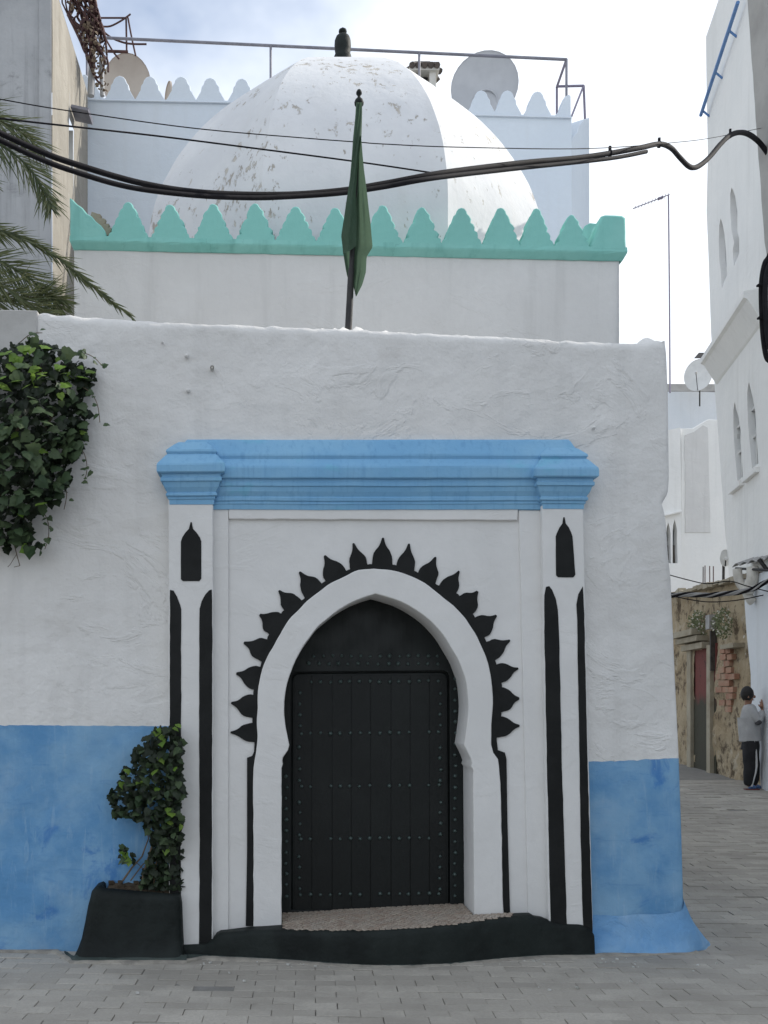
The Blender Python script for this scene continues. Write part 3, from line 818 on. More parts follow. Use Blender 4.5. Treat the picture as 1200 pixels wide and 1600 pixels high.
# --- upper wall with mint-green merlons
UY = 9.0
UW = Plane((0, UY), (1, 0))
def make_upper():
    b = MB(); rows = []
    xl, xr = P(116, 450, UY).x, P(967.5, 450, UY).x
    def top(px): return 386 + (px - 116)*.0205
    for i in range(26):
        r = []
        for j in range(81):
            px = lerp(116, 967.5 + .6*nz(i*.3, 1, 1), j/80); py = lerp(top(px), 900, i/25)
            p = P(px, py, UY); p.y -= .010*nz(p.x, 1, p.z, 1.2) + .004*nz(p.x, 3, p.z, 4); r.append(p)
        c = r[-1]
        for k in range(24): r.append(Vector((c.x + .006*nz(k*.4, 1, c.z), UY + .02 + k*.2, c.z)))
        rows.append(r)
    b.grid(rows, True, True)
    zl = [r[0] for r in rows]
    b.grid([[v, Vector((v.x, UY + 4.7, v.z))] for v in zl], True, True)
    b.build('upper_wall', M['upper'], shrine)
    b = MB(); b.box((xl + .01, UY + .02, P(0, 384, UY).z - .25), (xr - .01, UY + 4.7, P(0, 384, UY).z - .12)); b.build('dome_terrace', M['roof'], shrine)
    # band under the merlons: flush face above, splayed underside below
    prof = [(0.0,368),(.055,368.5),(.058,375),(.055,377),(.05,379),(.020,388),(.012,390),(.0,391)]
    rows = []
    for p, py in prof:
        r = []
        for k in range(61):
            px = lerp(109, 980, k/60); q = P(px, py + (px - 116)*.0205 - .0, UY - p)
            if k == 0: q.x += .055 - p
            if k == 60: q.x -= .055 - p
            q.y += .004*nz(px*.05, py, 1); q.z += .004*nz(px*.05, 1, 2); r.append(q)
        c = r[-1]; r += [Vector((c.x, UY + .4, c.z)), Vector((c.x, UY + 4.6, c.z))]
        a = r[0]; r.insert(0, Vector((a.x, UY + .5, a.z)))
        rows.append(r)
    b = MB(); b.grid(rows, True, True)
    t0 = rows[1]; b.grid([t0, [Vector((v.x, max(v.y, UY + .10), v.z + .002)) for v in t0]], True, False)
    o = b.build('parapet_band', M['green'], shrine)
    bm = bmesh.new(); bm.from_mesh(o.data)
    bmesh.ops.recalc_face_normals(bm, faces=bm.faces); bm.to_mesh(o.data); bm.free()
    for p in o.data.polygons: p.use_smooth = False
    half = [(32,2),(31.5,-4),(29.5,-8),(25.5,-10.5),(26,-15),(24.5,-19),(20.5,-21.5),(21,-26),(19,-30.5),(15,-33),(15.2,-38),(12.5,-43),(9,-46),(8,-50),(4.5,-53.5),(0,-55)]
    def outline(l=1.0, jit=0.0):
        pts = [(x + jit*nz(x*.3, y*.3, 2 + jit), y) for x, y in half] + [(-x*l + jit*nz(-x*.3, y*.3, 7 + jit), y) for x, y in half[::-1][1:]]
        return pts
    cen = [(200,315,32),(265.5,319,32),(332,318,33),(398,317,33),(462,322,32),(524,324,31),(597,320,33),(659,323,32),(721.5,324,32),(783,324,31),(838,325,29),(893,335,29)]
    k = UY / F
    meshes = []
    for v in range(4):
        meshes.append(slab_mesh('merlon', [[(x*k, -y*k) for x, y in outline(1 - .04*v, 1.2 + v)]], Plane((0, 0), (1, 0)), .17, .012, px=False))
        meshes[-1].materials.append(M['green'])
    for i, (cx, ty, hw) in enumerate(cen):
        by = 368 + (cx - 116)*.0205 + 2
        p = P(cx, by, UY - .055)
        o = link('merlon', meshes[i % 4], None, shrine, loc=p - worigin(shrine))
        o.scale = (hw/32.5, 1, (by - ty)/55)
    slab('merlon', [wob([(109,372),(109,308),(114,311),(120,318),(128,324),(136,333),(143,337),(150,346),(158,352),(164,360),(166,372)], 9, 1)], front(UY - .055), .17, M['green'], shrine, .012)
    slab('corner_merlon', [wob([(922,392),(924,380),(930,368),(934,352),(940,337),(946,335),(972,336),(978,340),(979,392)], 10, 1)], front(UY - .057), .28, M['green'], shrine, .02)
    # chipped masonry where the first merlon has broken away
    b = MB()
    for q in range(16):
        px = 150 + 18*random.random(); py = lerp(338, 366, (px - 146)/26) + random.uniform(-3, 5); s = random.uniform(.02, .045)
        b.obox(P(px, py, UY + .07), (s, .2*s, .3*s*random.uniform(-1,1)), (0, s, .2*s), (.2*s, 0, s*.8))
    b.build('broken_masonry', M['stone'], shrine, kind='stuff')
    for px, py in ():
        bb = MB(); bb.obox(P(px, py, UY - .02), (.012, 0, 0), (0, .05, 0), (.004, 0, .030)); bb.build('drain_slot', M['darkiron'], shrine)
    # the far merlons of the side wall, seen past the corner
    slab('merlon', [wob([(905,378),(908,362),(914,352),(922,348),(934,349),(940,378)], 9, 1)], front(UY + .55), .25, M['green'], shrine, .01)
make_upper()

def make_dome():
    cxp, DYc = 532, 11.4
    k = DYc / F; cx = (cxp - CX) * k
    prof = [(2.05, 5.25), (2.05, 5.8)]
    for i in range(34):
        t = sin(i/33*pi/2)*.998; prof.append((2.05*(1 - t**1.8)**(1/1.8), 6.3 + 2.3*t))
    bm = bmesh.new(); rings = []
    SUB = 8
    for a, z in prof:
        ring = []
        R = a / cos(pi/8)
        for s in range(8):
            a0 = pi/8 + s*pi/4; a1 = a0 + pi/4
            for t in range(SUB):
                x = lerp(R*cos(a0), R*cos(a1), t/SUB); y = lerp(R*sin(a0), R*sin(a1), t/SUB)
                bul = 1 + .006*sin(pi*t/SUB)
                d = 1 + .010*nz(x*1.1, y*1.1, z*1.1) + .003*nz(x*4, y*4, z*4)
                ring.append(bm.verts.new((cx + x*bul*d, DYc + y*bul*d, z)))
        rings.append(ring)
    n = 8*SUB
    for i in range(len(rings)-1):
        for j in range(n):
            f = bm.faces.new((rings[i][j], rings[i][(j+1)%n], rings[i+1][(j+1)%n], rings[i+1][j])); f.smooth = True
    bm.faces.new(rings[-1])
    for i in range(len(rings)-1):
        for s in range(8):
            e = bm.edges.get((rings[i][s*SUB], rings[i+1][s*SUB]))
            if e: e.smooth = False
    off = worigin(shrine)
    for v in bm.verts: v.co -= off
    me = bpy.data.meshes.new('dome'); bm.to_mesh(me); bm.free()
    link('dome', me, M['dome'], shrine)
    b = MB(); u = 11.4/F
    prof2 = [(16,-42),(15,-20),(13.5,-2),(13.5,3),(11.5,6),(12.5,12),(13,20),(12.5,28),(10.5,33),(7,36),(3.5,37),(3.5,39),(6.5,41),(6,44),(3,46),(.8,48)]
    b.lathe(P(535.5, 91, 11.4), [(r*u, z*u) for r, z in prof2], 14)
    b.build('finial', M['blackgreen'], shrine)
make_dome()

# ------------------------------------------------------------------ flag
fl = thing('flagpole', 'dark flagpole with a furled green flag above the doorway', 'flagpole', P(543.5, 512, 7.45))
b = MB(); FYp = 7.45
b.tube([P(543.5,530,FYp), P(545,500,FYp), P(549,420,FYp)], [.026,.026,.024], 10); b.tube([P(549,421,FYp), P(555,300,FYp), P(561,160,FYp)], [.019,.018,.016], 10)
b.build('pole', M['darkiron'], fl)
b = MB(); u = FYp/F
b.lathe(P(561, 163, FYp), [(r*u, z*u) for r, z in [(4,-4),(7,-1),(7.5,3),(6,7),(3,10),(2,13),(4.5,16),(4.5,19),(3,22),(.5,24)]], 12)
b.build('finial', M['blackgreen'], fl)
def make_flag():
    b = MB(); base = FYp
    def sheet(L, R_, y0, y1, dep, bot=None, flip=True, n=60, m=22):
        rows = []
        for i in range(n + 1):
            py = lerp(y0, y1, i/n); r = []
            for j in range(m + 1):
                t = j/m; yy = py
                if bot: yy = min(py, interp(bot, t) + 1.5*nz(t*9, 2, 2))
                px = lerp(interp(L, yy), interp(R_, yy), t) + .5*nz(yy*.03, t*3, 1)
                r.append(P(px, yy, base + dep(t, yy)))
            rows.append(r)
        b.grid(rows, True, flip)
    sheet([(160,556.6),(203,553),(276,547),(337,538),(369,533),(396,536)], [(160,566),(215,565),(247,560.5),(301,557.5),(384,557)], 160, 398,
          lambda t, y: -.035 - .045*sin(pi*t)*min(1, (y-120)/150) + .016*sin(t*9 + y*.02) - .024*nz(t*3.5, y*.012, 4), [(0,397),(.5,392),(1,384)])
    sheet([(212,562),(247,559),(301,556),(384,554),(445,552),(463,556)], [(212,564.5),(235,566),(267,569),(313,575),(362,580),(386,582.5),(401,573),(425,572),(445,566),(463,557)], 212, 463,
          lambda t, y: -.012 + .055*sin(pi*(t*1.15 + .05)) - .035*t - .025*sin(t*11 + y*.008)*t + .014*nz(t*3, y*.015, 7), None, True, 60, 26)
    sheet([(300,546),(369,535),(396,536.5),(420,540),(432,542.5),(440,546)], [(300,560),(445,556)], 300, 442,
          lambda t, y: .045 + .02*sin(t*7), [(0,436),(.4,428),(1,442)])
    b.build('flag', M['flag'], fl)
make_flag()

# ------------------------------------------------------------------ plants
def ivy_leaf_mesh(name, m):
    out = [(0,0),(.20,-.12),(.40,-.06),(.52,.14),(.42,.27),(.47,.44),(.30,.62),(.15,.80),(0,1.02)]
    pts = out + [(-x, y) for x, y in out[-2:0:-1]]
    vs = [(0, .38, .0)] + [(x, y, -.16*abs(x) - .22*(y-.3)**2) for x, y in pts]
    n = len(pts)
    me = bpy.data.meshes.new(name)
    me.from_pydata(vs, [], [(0, 1+i, 1+(i+1) % n) for i in range(n)]); me.materials.append(m)
    for p in me.polygons: p.use_smooth = False
    return me
LEAF = {k: ivy_leaf_mesh('leaf', M[k]) for k in ('leaf_dark', 'leaf_mid', 'leaf_young', 'leaf_deep')}
def leaf_matrix(pos, size, facing, droop, roll):
    """Leaf hangs tip-down, its face turned to 'facing'."""
    n = Vector(facing).normalized()
    tip = Vector((0, 0, -1)) - n * Vector((0,0,-1)).dot(n); tip.normalize()
    tip = (tip + n * droop).normalized()
    n = (n - tip * n.dot(tip)).normalized()
    x = tip.cross(n)
    m = Matrix((x, tip, n)).transposed().to_4x4()
    return Matrix.Translation(pos) @ m @ Matrix.Rotation(roll, 4, 'Z') @ Matrix.Scale(size, 4)
def inside(poly, x, y):
    c = False; n = len(poly)
    for i in range(n):
        x1, y1 = poly[i]; x2, y2 = poly[(i+1) % n]
        if (y1 > y) != (y2 > y) and x < (x2-x1)*(y-y1)/(y2-y1) + x1: c = not c
    return c
def ivy(root, poly, nfront, nback, Y0, Y1, size, pick, shape):
    xs = [p[0] for p in poly]; ys = [p[1] for p in poly]
    off = worigin(root)
    def sample():
        while True:
            x = random.uniform(min(xs), max(xs)); y = random.uniform(min(ys), max(ys))
            if inside(poly, x, y): return x, y
    bb = MB(); proto = [Vector(v.co) for v in LEAF['leaf_dark'].vertices]; pf = [tuple(p.vertices) for p in LEAF['leaf_dark'].polygons]
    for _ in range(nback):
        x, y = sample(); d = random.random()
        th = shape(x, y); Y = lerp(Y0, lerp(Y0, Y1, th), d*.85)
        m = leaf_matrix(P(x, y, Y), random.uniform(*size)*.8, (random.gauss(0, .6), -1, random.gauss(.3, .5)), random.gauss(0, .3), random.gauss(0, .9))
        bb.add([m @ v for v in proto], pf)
    bb.build('inner_foliage', M['leaf_deep'], root, kind='stuff')  # darkest leaf colour inside: shade in the gaps, painted in
    for _ in range(nfront):
        x, y = sample(); th = shape(x, y); Y = lerp(Y0, Y1, th*random.uniform(.75, 1.05))
        kind = pick(x, y)
        fx = random.gauss(.1, .6); fz = random.gauss(.55, .55)
        if kind == 'leaf_young': fz += .5
        o = link('leaf', LEAF[kind], None, root)
        o.matrix_local = Matrix.Translation(-off) @ leaf_matrix(P(x, y, Y), random.uniform(*size), (fx, -1, fz), random.gauss(.05, .25), random.gauss(0, .7))
ivy1 = thing('ivy', 'thick ivy tumbling down the white wall, bright leaves on top', 'ivy', P(60, 860, 6.74))
ivyp = [(-70,560),(0,548),(25,534),(55,530),(85,534),(105,556),(130,566),(150,578),(146,594),(128,612),(126,630),(138,652),(132,690),(112,716),(108,758),(84,785),(62,792),(44,806),(50,842),(64,852),(52,862),(30,848),(14,862),(0,850),(-70,840)]
def shp1(x, y): return max(.12, min(1, (150 - x)/90) * (1 if y < 760 else max(.2, 1 - (y-760)/140)) * (.5 + .5*min(1, (y - 520)/70)))
ivy(ivy1, ivyp, 298, 1300, 6.74, 6.36, (.040, .092),
    lambda x, y: ('leaf_young' if (y < 600 + 20*random.random() and random.random() < .75) or random.random() < .07 else ('leaf_mid' if random.random() < .35 else 'leaf_dark')), shp1)
b = MB()
b.tube([P(22,850,6.68), P(26,866,6.66), P(31,884,6.66)], .003, 5); b.tube([P(26,866,6.66), P(16,882,6.66), P(12,886,6.66)], .002, 5); b.tube([P(31,884,6.66), P(22,886,6.65)], .002, 5)
b.tube([P(-40,870,6.75), P(-10,760,6.72), P(40,640,6.7), P(70,560,6.65)], .012, 7); b.tube([P(-20,800,6.73), P(40,720,6.68), P(100,620,6.7)], .009, 7)
b.build('stem', M['bark'], ivy1)
lb = MB(); pv = [Vector(v.co) for v in LEAF['leaf_mid'].vertices]; pf_ = [tuple(p.vertices) for p in LEAF['leaf_mid'].polygons]
for path in ([(118,600),(140,612),(152,632),(156,660)], [(112,690),(130,706),(136,730),(132,752)], [(96,740),(104,770),(100,796)], [(60,790),(74,812),(76,838),(70,858)], [(100,560),(128,552),(146,558),(160,572)], [(30,536),(48,522),(66,520)]):
    cv = [Vector(q) for q in smooth_loop([tuple(P(x, y, 6.70 - .02*i)) for i, (x, y) in enumerate(path)], 4)]
    b = MB(); b.tube(cv, .0028, 5); b.build('runner', M['bark'], ivy1)
    for q in cv[2:]:
        if random.random() < .8:
            m_ = leaf_matrix(q + Vector((random.gauss(0,.02), -.01, random.gauss(0,.012))), random.uniform(.02, .05), (random.gauss(.2,.6), -1, random.gauss(.4,.4)), .1, random.gauss(0, 1))
            lb.add([m_ @ v for v in pv], pf_)
lb.build('runner_leaves', M['leaf_mid'], ivy1, kind='stuff')

planter = thing('planter', 'black painted masonry planter with flared foot beside the doorway', 'planter', P(205, 1500, 6.6))
def make_planter():
    def ringz(x0, x1, yf, z, r=.04):
        pts = []
        for cxx, cyy, a0 in ((x0 + r, 6.84, None), (x0 + r, yf + r, 180), (x1 - r, yf + r, 270), (x1 - r, 6.84, None)):
            if a0 is None:
                pts.append(Vector((x0 if cxx < (x0+x1)/2 else x1, cyy, z)))
            else:
                for k in range(6):
                    a = radians(a0 + 18*k); pts.append(Vector((cxx + r*cos(a), cyy + r*sin(a), z)))
        return [p + Vector((.008*nz(p.x*6, p.y*6, p.z*6), .010*nz(p.x*6+3, p.y*6, p.z*6), .006*nz(p.x*5, p.y*5, 2) + (.055*max(0, 1 - (p.x - x0)/.12)*max(0, (z - .36)/.06) if z > .36 else 0))) for p in pts]
    secs = [(108,288,6.515,-.01,.05),(112,286,6.53,.03,.05),(120,285,6.565,.08,.05),(126,285,6.585,.14,.05),(131,284,6.595,.24,.05),(136,283,6.60,.36,.05),(139,282,6.60,.385,.05),(141,281.5,6.605,.405,.05),(147,280,6.625,.418,.045),(156,277,6.650,.424,.035),(160,276,6.662,.418,.03),(162,275,6.668,.385,.03)]
    rows = []
    for x0, x1, yf, z, r in secs:
        rows.append(ringz((x0 - CX)/F*yf, (x1 - CX)/F*yf, yf, z, r))
    b = MB(); b.grid(rows, True, False); b.build('box', M['blackgreen'], planter)
    b = MB(); n = len(rows[0])
    b.add(rows[-1], [tuple(range(n))])
    b.grid([[Vector((lerp(P(166,0,6.68).x, P(274,0,6.68).x, k/14), y, z + .012*nz(k*.9, y*20, 1))) for k in range(15)] for y, z in ((6.672,.395),(6.70,.425),(6.74,.45),(6.79,.475))], True)
    for _ in range(60):
        s = random.uniform(.006, .016); c = Vector((random.uniform(P(165,0,6.7).x, P(270,0,6.7).x), random.uniform(6.68, 6.79), .40)); c.z = .405 + (c.y - 6.68)*.75
        b.obox(c, (s, .3*s, 0), (-.3*s, s, 0), (0, 0, s*.6))
    b.build('soil', M['soil'], planter)
    # lower lip that spills left along the wall foot and a worn apron in front
    ap = []
    for k in range(40):
        px = lerp(88, 292, k/39); w = .045 + .03*nz(px*.03, 1, 1)
        if px < 112: w *= (px - 80)/32
        x = (px - CX)/F*6.55; yb = 6.545 if px > 112 else lerp(6.78, 6.56, (px - 88)/24)
        q = min(1, max(.0, (px - 86)/34)); ap.append([Vector((x, yb - w, .0)), Vector((x, yb - w*.55, .012 + .020*q)), Vector((x, yb + .02, .018 + .035*q)), Vector((x, yb + .06, .012 + .02*q))])
    b = MB(); b.grid(ap, True, False); b.build('painted_foot', M['apron'], planter)
make_planter()
ivy2 = thing('ivy', 'dark bushy ivy on bare stems growing in the black planter', 'ivy', P(250, 1388, 6.74))
ivq = [(262,1134),(276,1128),(285,1150),(285,1240),(284,1300),(270,1330),(250,1322),(232,1300),(216,1286),(196,1272),(180,1274),(176,1252),(168,1236),(186,1228),(190,1202),(206,1196),(206,1172),(222,1164),(226,1146),(240,1138)]
ivy(ivy2, ivq, 230, 650, 6.72, 6.50, (.035, .062),
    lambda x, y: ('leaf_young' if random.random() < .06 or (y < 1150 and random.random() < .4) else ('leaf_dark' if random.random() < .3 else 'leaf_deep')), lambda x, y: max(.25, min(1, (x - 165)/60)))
ivr = [(186,1318),(196,1322),(212,1334),(220,1344),(200,1346),(182,1342)]
ivs = [(236,1300),(262,1290),(284,1300),(284,1388),(262,1390),(238,1388),(216,1384),(222,1366),(234,1336)]
ivy(ivy2, ivr, 10, 14, 6.70, 6.62, (.035, .055), lambda x, y: 'leaf_young' if random.random() < .3 else 'leaf_mid', lambda x, y: .6)
ivy(ivy2, ivs, 68, 520, 6.76, 6.60, (.03, .05), lambda x, y: 'leaf_dark' if random.random() < .3 else 'leaf_deep', lambda x, y: .6)
b = MB()
for path, r in (([(222,1386),(224,1366),(232,1340),(240,1312),(248,1280)], .009), ([(192,1376),(206,1356),(222,1338),(232,1310),(228,1285)], .007), ([(240,1386),(244,1350),(250,1310),(262,1250)], .007), ([(204,1376),(222,1352),(236,1338)], .005), ([(204,1344),(216,1350),(226,1360)], .004)):
    b.tube([P(x, y, 6.72) for x, y in path], [r*lerp(1, .5, i/(len(path)-1)) for i in range(len(path))], 7)
b.build('stem', M['bark'], ivy2)

palm = thing('palm_tree', 'date palm whose fronds reach over the wall beside the concrete tower', 'palm tree', (-3.0, 8.1, .02))
b = MB()
b.tube([(-3.0 + .05*sin(k*.7), 8.1, .02 + k*.42) for k in range(13)], [.24 + .02*(k % 2) for k in range(13)], 12)
b.build('trunk', M['bark'], palm)
def frond(path, depth0, depth1, ll, dens, sides=(1, -1), spread=55, droop=.25, taper=.5, stiff=0.0):
    n = len(path); pts = [P(x, y, lerp(depth0, depth1, i/(n-1))) for i, (x, y) in enumerate(path)]
    cv = [Vector(q) for q in smooth_loop([tuple(p) for p in pts], 10)]
    b = MB(); b.tube(cv, [lerp(.016, .004, i/(len(cv)-1)) for i in range(len(cv))], 6)
    L = len(cv)
    dens = int(dens*2.0)
    for i in range(dens):
        t = (i + random.random()*.5)/dens; f = t*(L-1); k = min(L-2, int(f)); p = cv[k].lerp(cv[k+1], f-k); tan = (cv[k+1]-cv[k]).normalized()
        for s in sides:
            nrm = tan.cross(Vector((0, -1, 0))).normalized() * s
            ang = radians(lerp(spread*.8, spread*.40, t) + random.gauss(0, 8))
            d = tan * cos(ang) + nrm * sin(ang) + Vector((0, random.gauss(-.12, .22), 0)); d.normalize()
            ln = 1.3 * ll * (sin(pi*min(1, .25 + t*.62))**.7) * lerp(1, taper, t) * random.uniform(.72, 1.2)
            w = .0048 * random.uniform(.75, 1.2)
            side = d.cross(Vector((0, -1, .25))).normalized()
            c = []; q = p.copy(); dd = d.copy()
            for m_ in range(5):
                c.append(q.copy()); dd = (dd + Vector((0, 0, -droop/5))).normalized(); q = q + dd * ln/4
            ws = (.5, 1, .95, .62, .03); dn = d.cross(side).normalized()
            rows = [[c[m_] - side*w*ws[m_], c[m_] + dn*w*.5*ws[m_], c[m_] + side*w*ws[m_]] for m_ in range(5)]
            b.grid(rows, False)
    return b.build('frond', M['palm'], palm)
frond([(-150,140),(-90,150),(-30,175),(30,205),(66,236)], 8.1, 7.7, .36, 44, (1, -1), 34, .25, .75)
frond([(-150,180),(-60,205),(0,226),(45,262),(72,305),(80,326)], 8.0, 7.5, .30, 52, (1, -1), 42, .25, .75)
frond([(-150,330),(-50,345),(0,361),(36,373),(88,401),(124,431),(165,464),(204,494)], 7.9, 7.3, .20, 70, (1, -1), 22, .12, .62)
frond([(-150,395),(-40,398),(0,409),(41,431),(72,459),(96,482)], 8.0, 7.7, .33, 44, (1, -1), 40, .10, .62)
frond([(-150,440),(-40,462),(0,470),(40,468),(80,462),(100,470)], 7.9, 7.7, .30, 40, (1, -1), 40, .0, .7)
frond([(-150,420),(-40,432),(10,450),(50,478),(78,492)], 7.85, 7.6, .28, 36, (1, -1), 38, .0, .6)
frond([(-150,250),(-90,240),(-40,262),(-12,290)], 8.0, 7.8, .26, 26, (1, -1), 45, .3, .7)
frond([(-160,220),(-230,120),(-320,90),(-420,150)], 8.1, 8.0, .4, 40, (1, -1), 45, .3, .7)
frond([(-160,260),(-240,300),(-330,380),(-380,470)], 8.1, 8.3, .4, 40, (1, -1), 45, .3, .7)

# ------------------------------------------------------------------ neighbours on the left
nw = thing('wall', 'streaky grey rendered wall end behind the top of the ivy', 'wall', P(0, 1480, WY - .02))
slab('wall_face', [wob([(-160,482),(40,484.5),(57.5,485),(57.5,640),(40,700),(-160,720)], 18, .6)], front(WY - .022), .30, M['streaky'], nw, .006)

TY, TY2 = 11.4, 13.55
tower = thing('tower_house', 'tall stained concrete house on the left edge with cream side wall', 'building', P(40, 1100, TY) * Vector((1,1,0)).length if False else (-3.2, TY, .3))
xc = P(81.5, 0, TY).x
def make_tower():
    b = MB(); rows = []
    for i in range(41):
        z = lerp(.3, 9.75, i/40); r = []
        for j in range(25): 
            x = lerp(-7.5, xc - .01, j/24); r.append(Vector((x, TY + .012*nz(x, 1, z), z)))
        rows.append(r)
    b.grid(rows, True)
    b.build('front_face', M['concrete'], tower)
    # a narrow pilaster strip of render along the corner
    slab('corner_strip', [[(61,-34),(80,-34),(80,470),(61,470)]], front(TY - .015), .03, M['concrete'], tower, .004)
    side = Plane((xc, TY), (0, 1))
    side.n = Vector((1, 0, 0))
    # side face: top edge slopes, with a small window under a slab canopy
    def zt(y): return 9.75
    ya, yb = 12.33, 12.62; z0, z1 = 8.17, 8.72
    b = MB()
    ys = [TY, 11.7, 12.0, ya, yb, 12.9, 13.2, TY2]
    for a, c in zip(ys, ys[1:]):
        segs = [(.3, z0), (z1, None)] if (a >= ya and c <= yb) else [(.3, None)]
        for lo, hi in segs:
            n = 14; rr = []
            for i in range(n + 1):
                rr.append([Vector((xc + .010*nz(1, y, lerp(lo, hi or zt(y), i/n), 1.5), y, lerp(lo, hi or zt(y), i/n))) for y in (a, c)])
            b.grid(rr, True)
    b.grid([[Vector((xc, y, zt(y))), Vector((-7.5, y, zt(y)))] for y in ys], True)
    b.build('side_face', M['cream_side'], tower)
    w = MB(); w.box((xc - .22, ya - .02, z0 - .02), (xc - .15, yb + .02, z1 + .02)); o = w.build('window', M['darkiron'], tower)
    w = MB(); w.box((xc - .15, ya, z0), (xc - .005, ya + .015, z1)); w.box((xc - .15, yb - .015, z0), (xc - .005, yb, z1)); w.box((xc - .15, ya, z0), (xc - .005, yb, z0 + .015)); w.build('reveal', M['frame_white'], o)
    w = MB(); w.obox((xc + .13, (ya + yb)/2, z1 + .12), (.105, 0, -.022), (0, .15, 0), (.006, 0, .016)); w.build('canopy', M['metal'], tower)
make_tower()

# ------------------------------------------------------------------ white terrace house behind the dome
HY = 13.6
terr = thing('terrace_house', 'white house coloured in blue sky shade, with scalloped roof parapet behind the dome', 'building', (0.9, HY, .4))
def base_y(px): return interp([(120,152),(170,154),(380,158),(740,177),(893,181)], px)
def make_terr():
    b = MB(); rows = []
    for i in range(24):
        r = []
        for j in range(60):
            px = lerp(118, 893, j/59); py = lerp(base_y(px), 1215, i/23); p = P(px, py, HY); p.y -= .01*nz(p.x, 1, p.z, .9); r.append(p)
        rows.append(r)
    b.grid(rows, True, True)
    z_low = rows[-1][0].z
    b.build('front_face', M['terrace'], terr)
    c0 = P(893, 0, HY); c1 = Vector((c0.x + .46, HY + .69, 0))
    ch = Plane((c0.x, HY), (c1.x - c0.x, c1.y - c0.y))
    slab('corner_face', [[(893,222),(896,212),(902,206),(905,196),(910,190),(913,186),(921,184),(922,1210),(893,1210)]], ch, .25, M['terrace'], terr, .01)
    bb = MB(); bb.box((P(118,0,HY).x, HY + .05, P(0,150,HY).z - .9), (c0.x - .02, HY + 5, P(0,150,HY).z - .8)); bb.build('roof', M['roof'], terr)
    half = [(22.5,3),(22,-2),(18.5,-8),(16.5,-12),(14.5,-15),(13.5,-22),(10.5,-26),(9,-31),(5.5,-35),(0,-37)]
    k = HY/F
    pts = [(x, y) for x, y in half] + [(-x, y) for x, y in half[::-1][1:]]
    me = slab_mesh('merlon', [[(x*k, -y*k) for x, y in pts]], Plane((0,0),(1,0)), .16, .012, px=False); me.materials.append(M['terrace'])
    for cx in (187, 234, 283, 328.5, 378, 424, 752, 793, 840):
        p = P(cx, base_y(cx), HY - .003); o = link('merlon', me, None, terr, loc=p - worigin(terr)); o.scale = (random.uniform(.96, 1.04), 1, random.uniform(.95, 1.03))
    slab('merlon', [[(129,156),(129,116),(134,116),(140,122),(146,130),(152,136),(156,145),(160,150),(164,156)]], front(HY - .003), .16, M['terrace'], terr, .012)
    slab('merlon', [[(866,183),(869,178),(873,174),(876,166),(879,156),(883,150),(889,147),(892,150),(892,183)]], front(HY - .003), .16, M['terrace'], terr, .012)
    # a thin string course below the merlons
    bb = MB(); bb.tube([P(px, base_y(px) + 3 + (8 if px < 160 else 0)*(160-px)/30*0, HY - .02) for px in range(135, 893, 30)] + [P(893, 184, HY - .02)], .012, 6); bb.build('string_course', M['terrace'], terr)
make_terr()
# chimney with a little tiled hat on that roof
chy = thing('chimney', 'white roof chimney with a little cap of clay tiles right of dome', 'chimney', P(662, 200, 15.0))
def make_chimney():
    Y = 15.0; b = MB()
    u = Y/F; x0 = P(643,0,Y).x; x1 = P(682,0,Y).x; zb = P(0,200,Y).z - .6; zt = P(0,126,Y).z; z2 = P(0,112,Y).z
    for xa, xb_ in ((x0, x0 + 7*u), (x1 - 11*u, x1 - 1*u)):
        b.box((xa, Y, zb), (xb_, Y + .12, z2)); b.box((xa, Y + .28, zb), (xb_, Y + .38, z2))
    b.box((x0, Y, zb), (x1, Y + .38, P(0,135,Y).z))
    b.box((x0 - 4*u, Y - .05, z2 - .002), (x1 + 4*u, Y + .43, z2 + 5*u)); b.build('stack', M['pipe_white'], chy)
    b = MB(); b.box((x0 + 7.2*u, Y + .13, zt - .3), (x1 - 11.2*u, Y + .27, z2 - .004)); b.build('flue', M['darkiron'], chy)
    zr = P(0,107,Y).z; za = P(0,90,Y).z; cxx = (x0 + x1)/2; cyy = Y + .19
    tm = MB()
    for s in range(5):
        t = (s + .5)/5; 
        for sg in (1, -1):
            e = Vector((cxx + sg*0 + lerp(-25, 25, t)*u, cyy - .27*sg, zr - .0)); a = Vector((cxx + lerp(-10, 10, t)*u, cyy - .03*sg, za))
            tb = MB(); tb.tube([e, e.lerp(a, .5), a], [.046, .042, .036], 7); o = tb.build('tile', M['rooftile'], chy)
    for sg in (1, -1):
        for s in range(2):
            e = Vector((cxx + sg*27*u, cyy - .12 + .24*s, zr)); a = Vector((cxx + sg*10*u, cyy - .02 + .04*s, za))
            tb = MB(); tb.tube([e, e.lerp(a, .5), a], [.046, .042, .036], 7); tb.build('tile', M['rooftile'], chy)
    tb = MB(); tb.tube([Vector((cxx - 12*u, cyy, za + .01)), Vector((cxx + 12*u, cyy, za + .01))], .05, 8); tb.build('ridge_tile', M['rooftile'], chy)
make_chimney()
rail = thing('railing', 'thin pipe railing running along the scalloped rooftop', 'railing', P(560, 190, HY + .5))
RY = HY + .25
def bar(name, a, b_, r, m, parent):
    t = MB(); t.tube([a, b_], r, 7); return t.build(name, m, parent)
bar('top_rail', P(143,58,RY), P(885,93,RY), .020, M['metal'], rail)
for px, y0, y1 in ((136,57,152),(423,71,160),(655,83,180),(885,93,180)):
    bar('post', P(px,y0,RY), P(px,y1,RY), .017, M['metal'], rail)
RY2 = RY + 1.0
bar('side_rail', P(885,93,RY), P(870,136,RY2), .018, M['lilac'], rail); bar('post', P(870,135,RY2), P(870,190,RY2), .017, M['lilac'], rail)
bar('side_rail', P(869,135,RY2), P(912,134,RY2), .018, M['lilac'], rail); bar('post', P(912,134,RY2), P(914,186,RY2), .017, M['lilac'], rail)
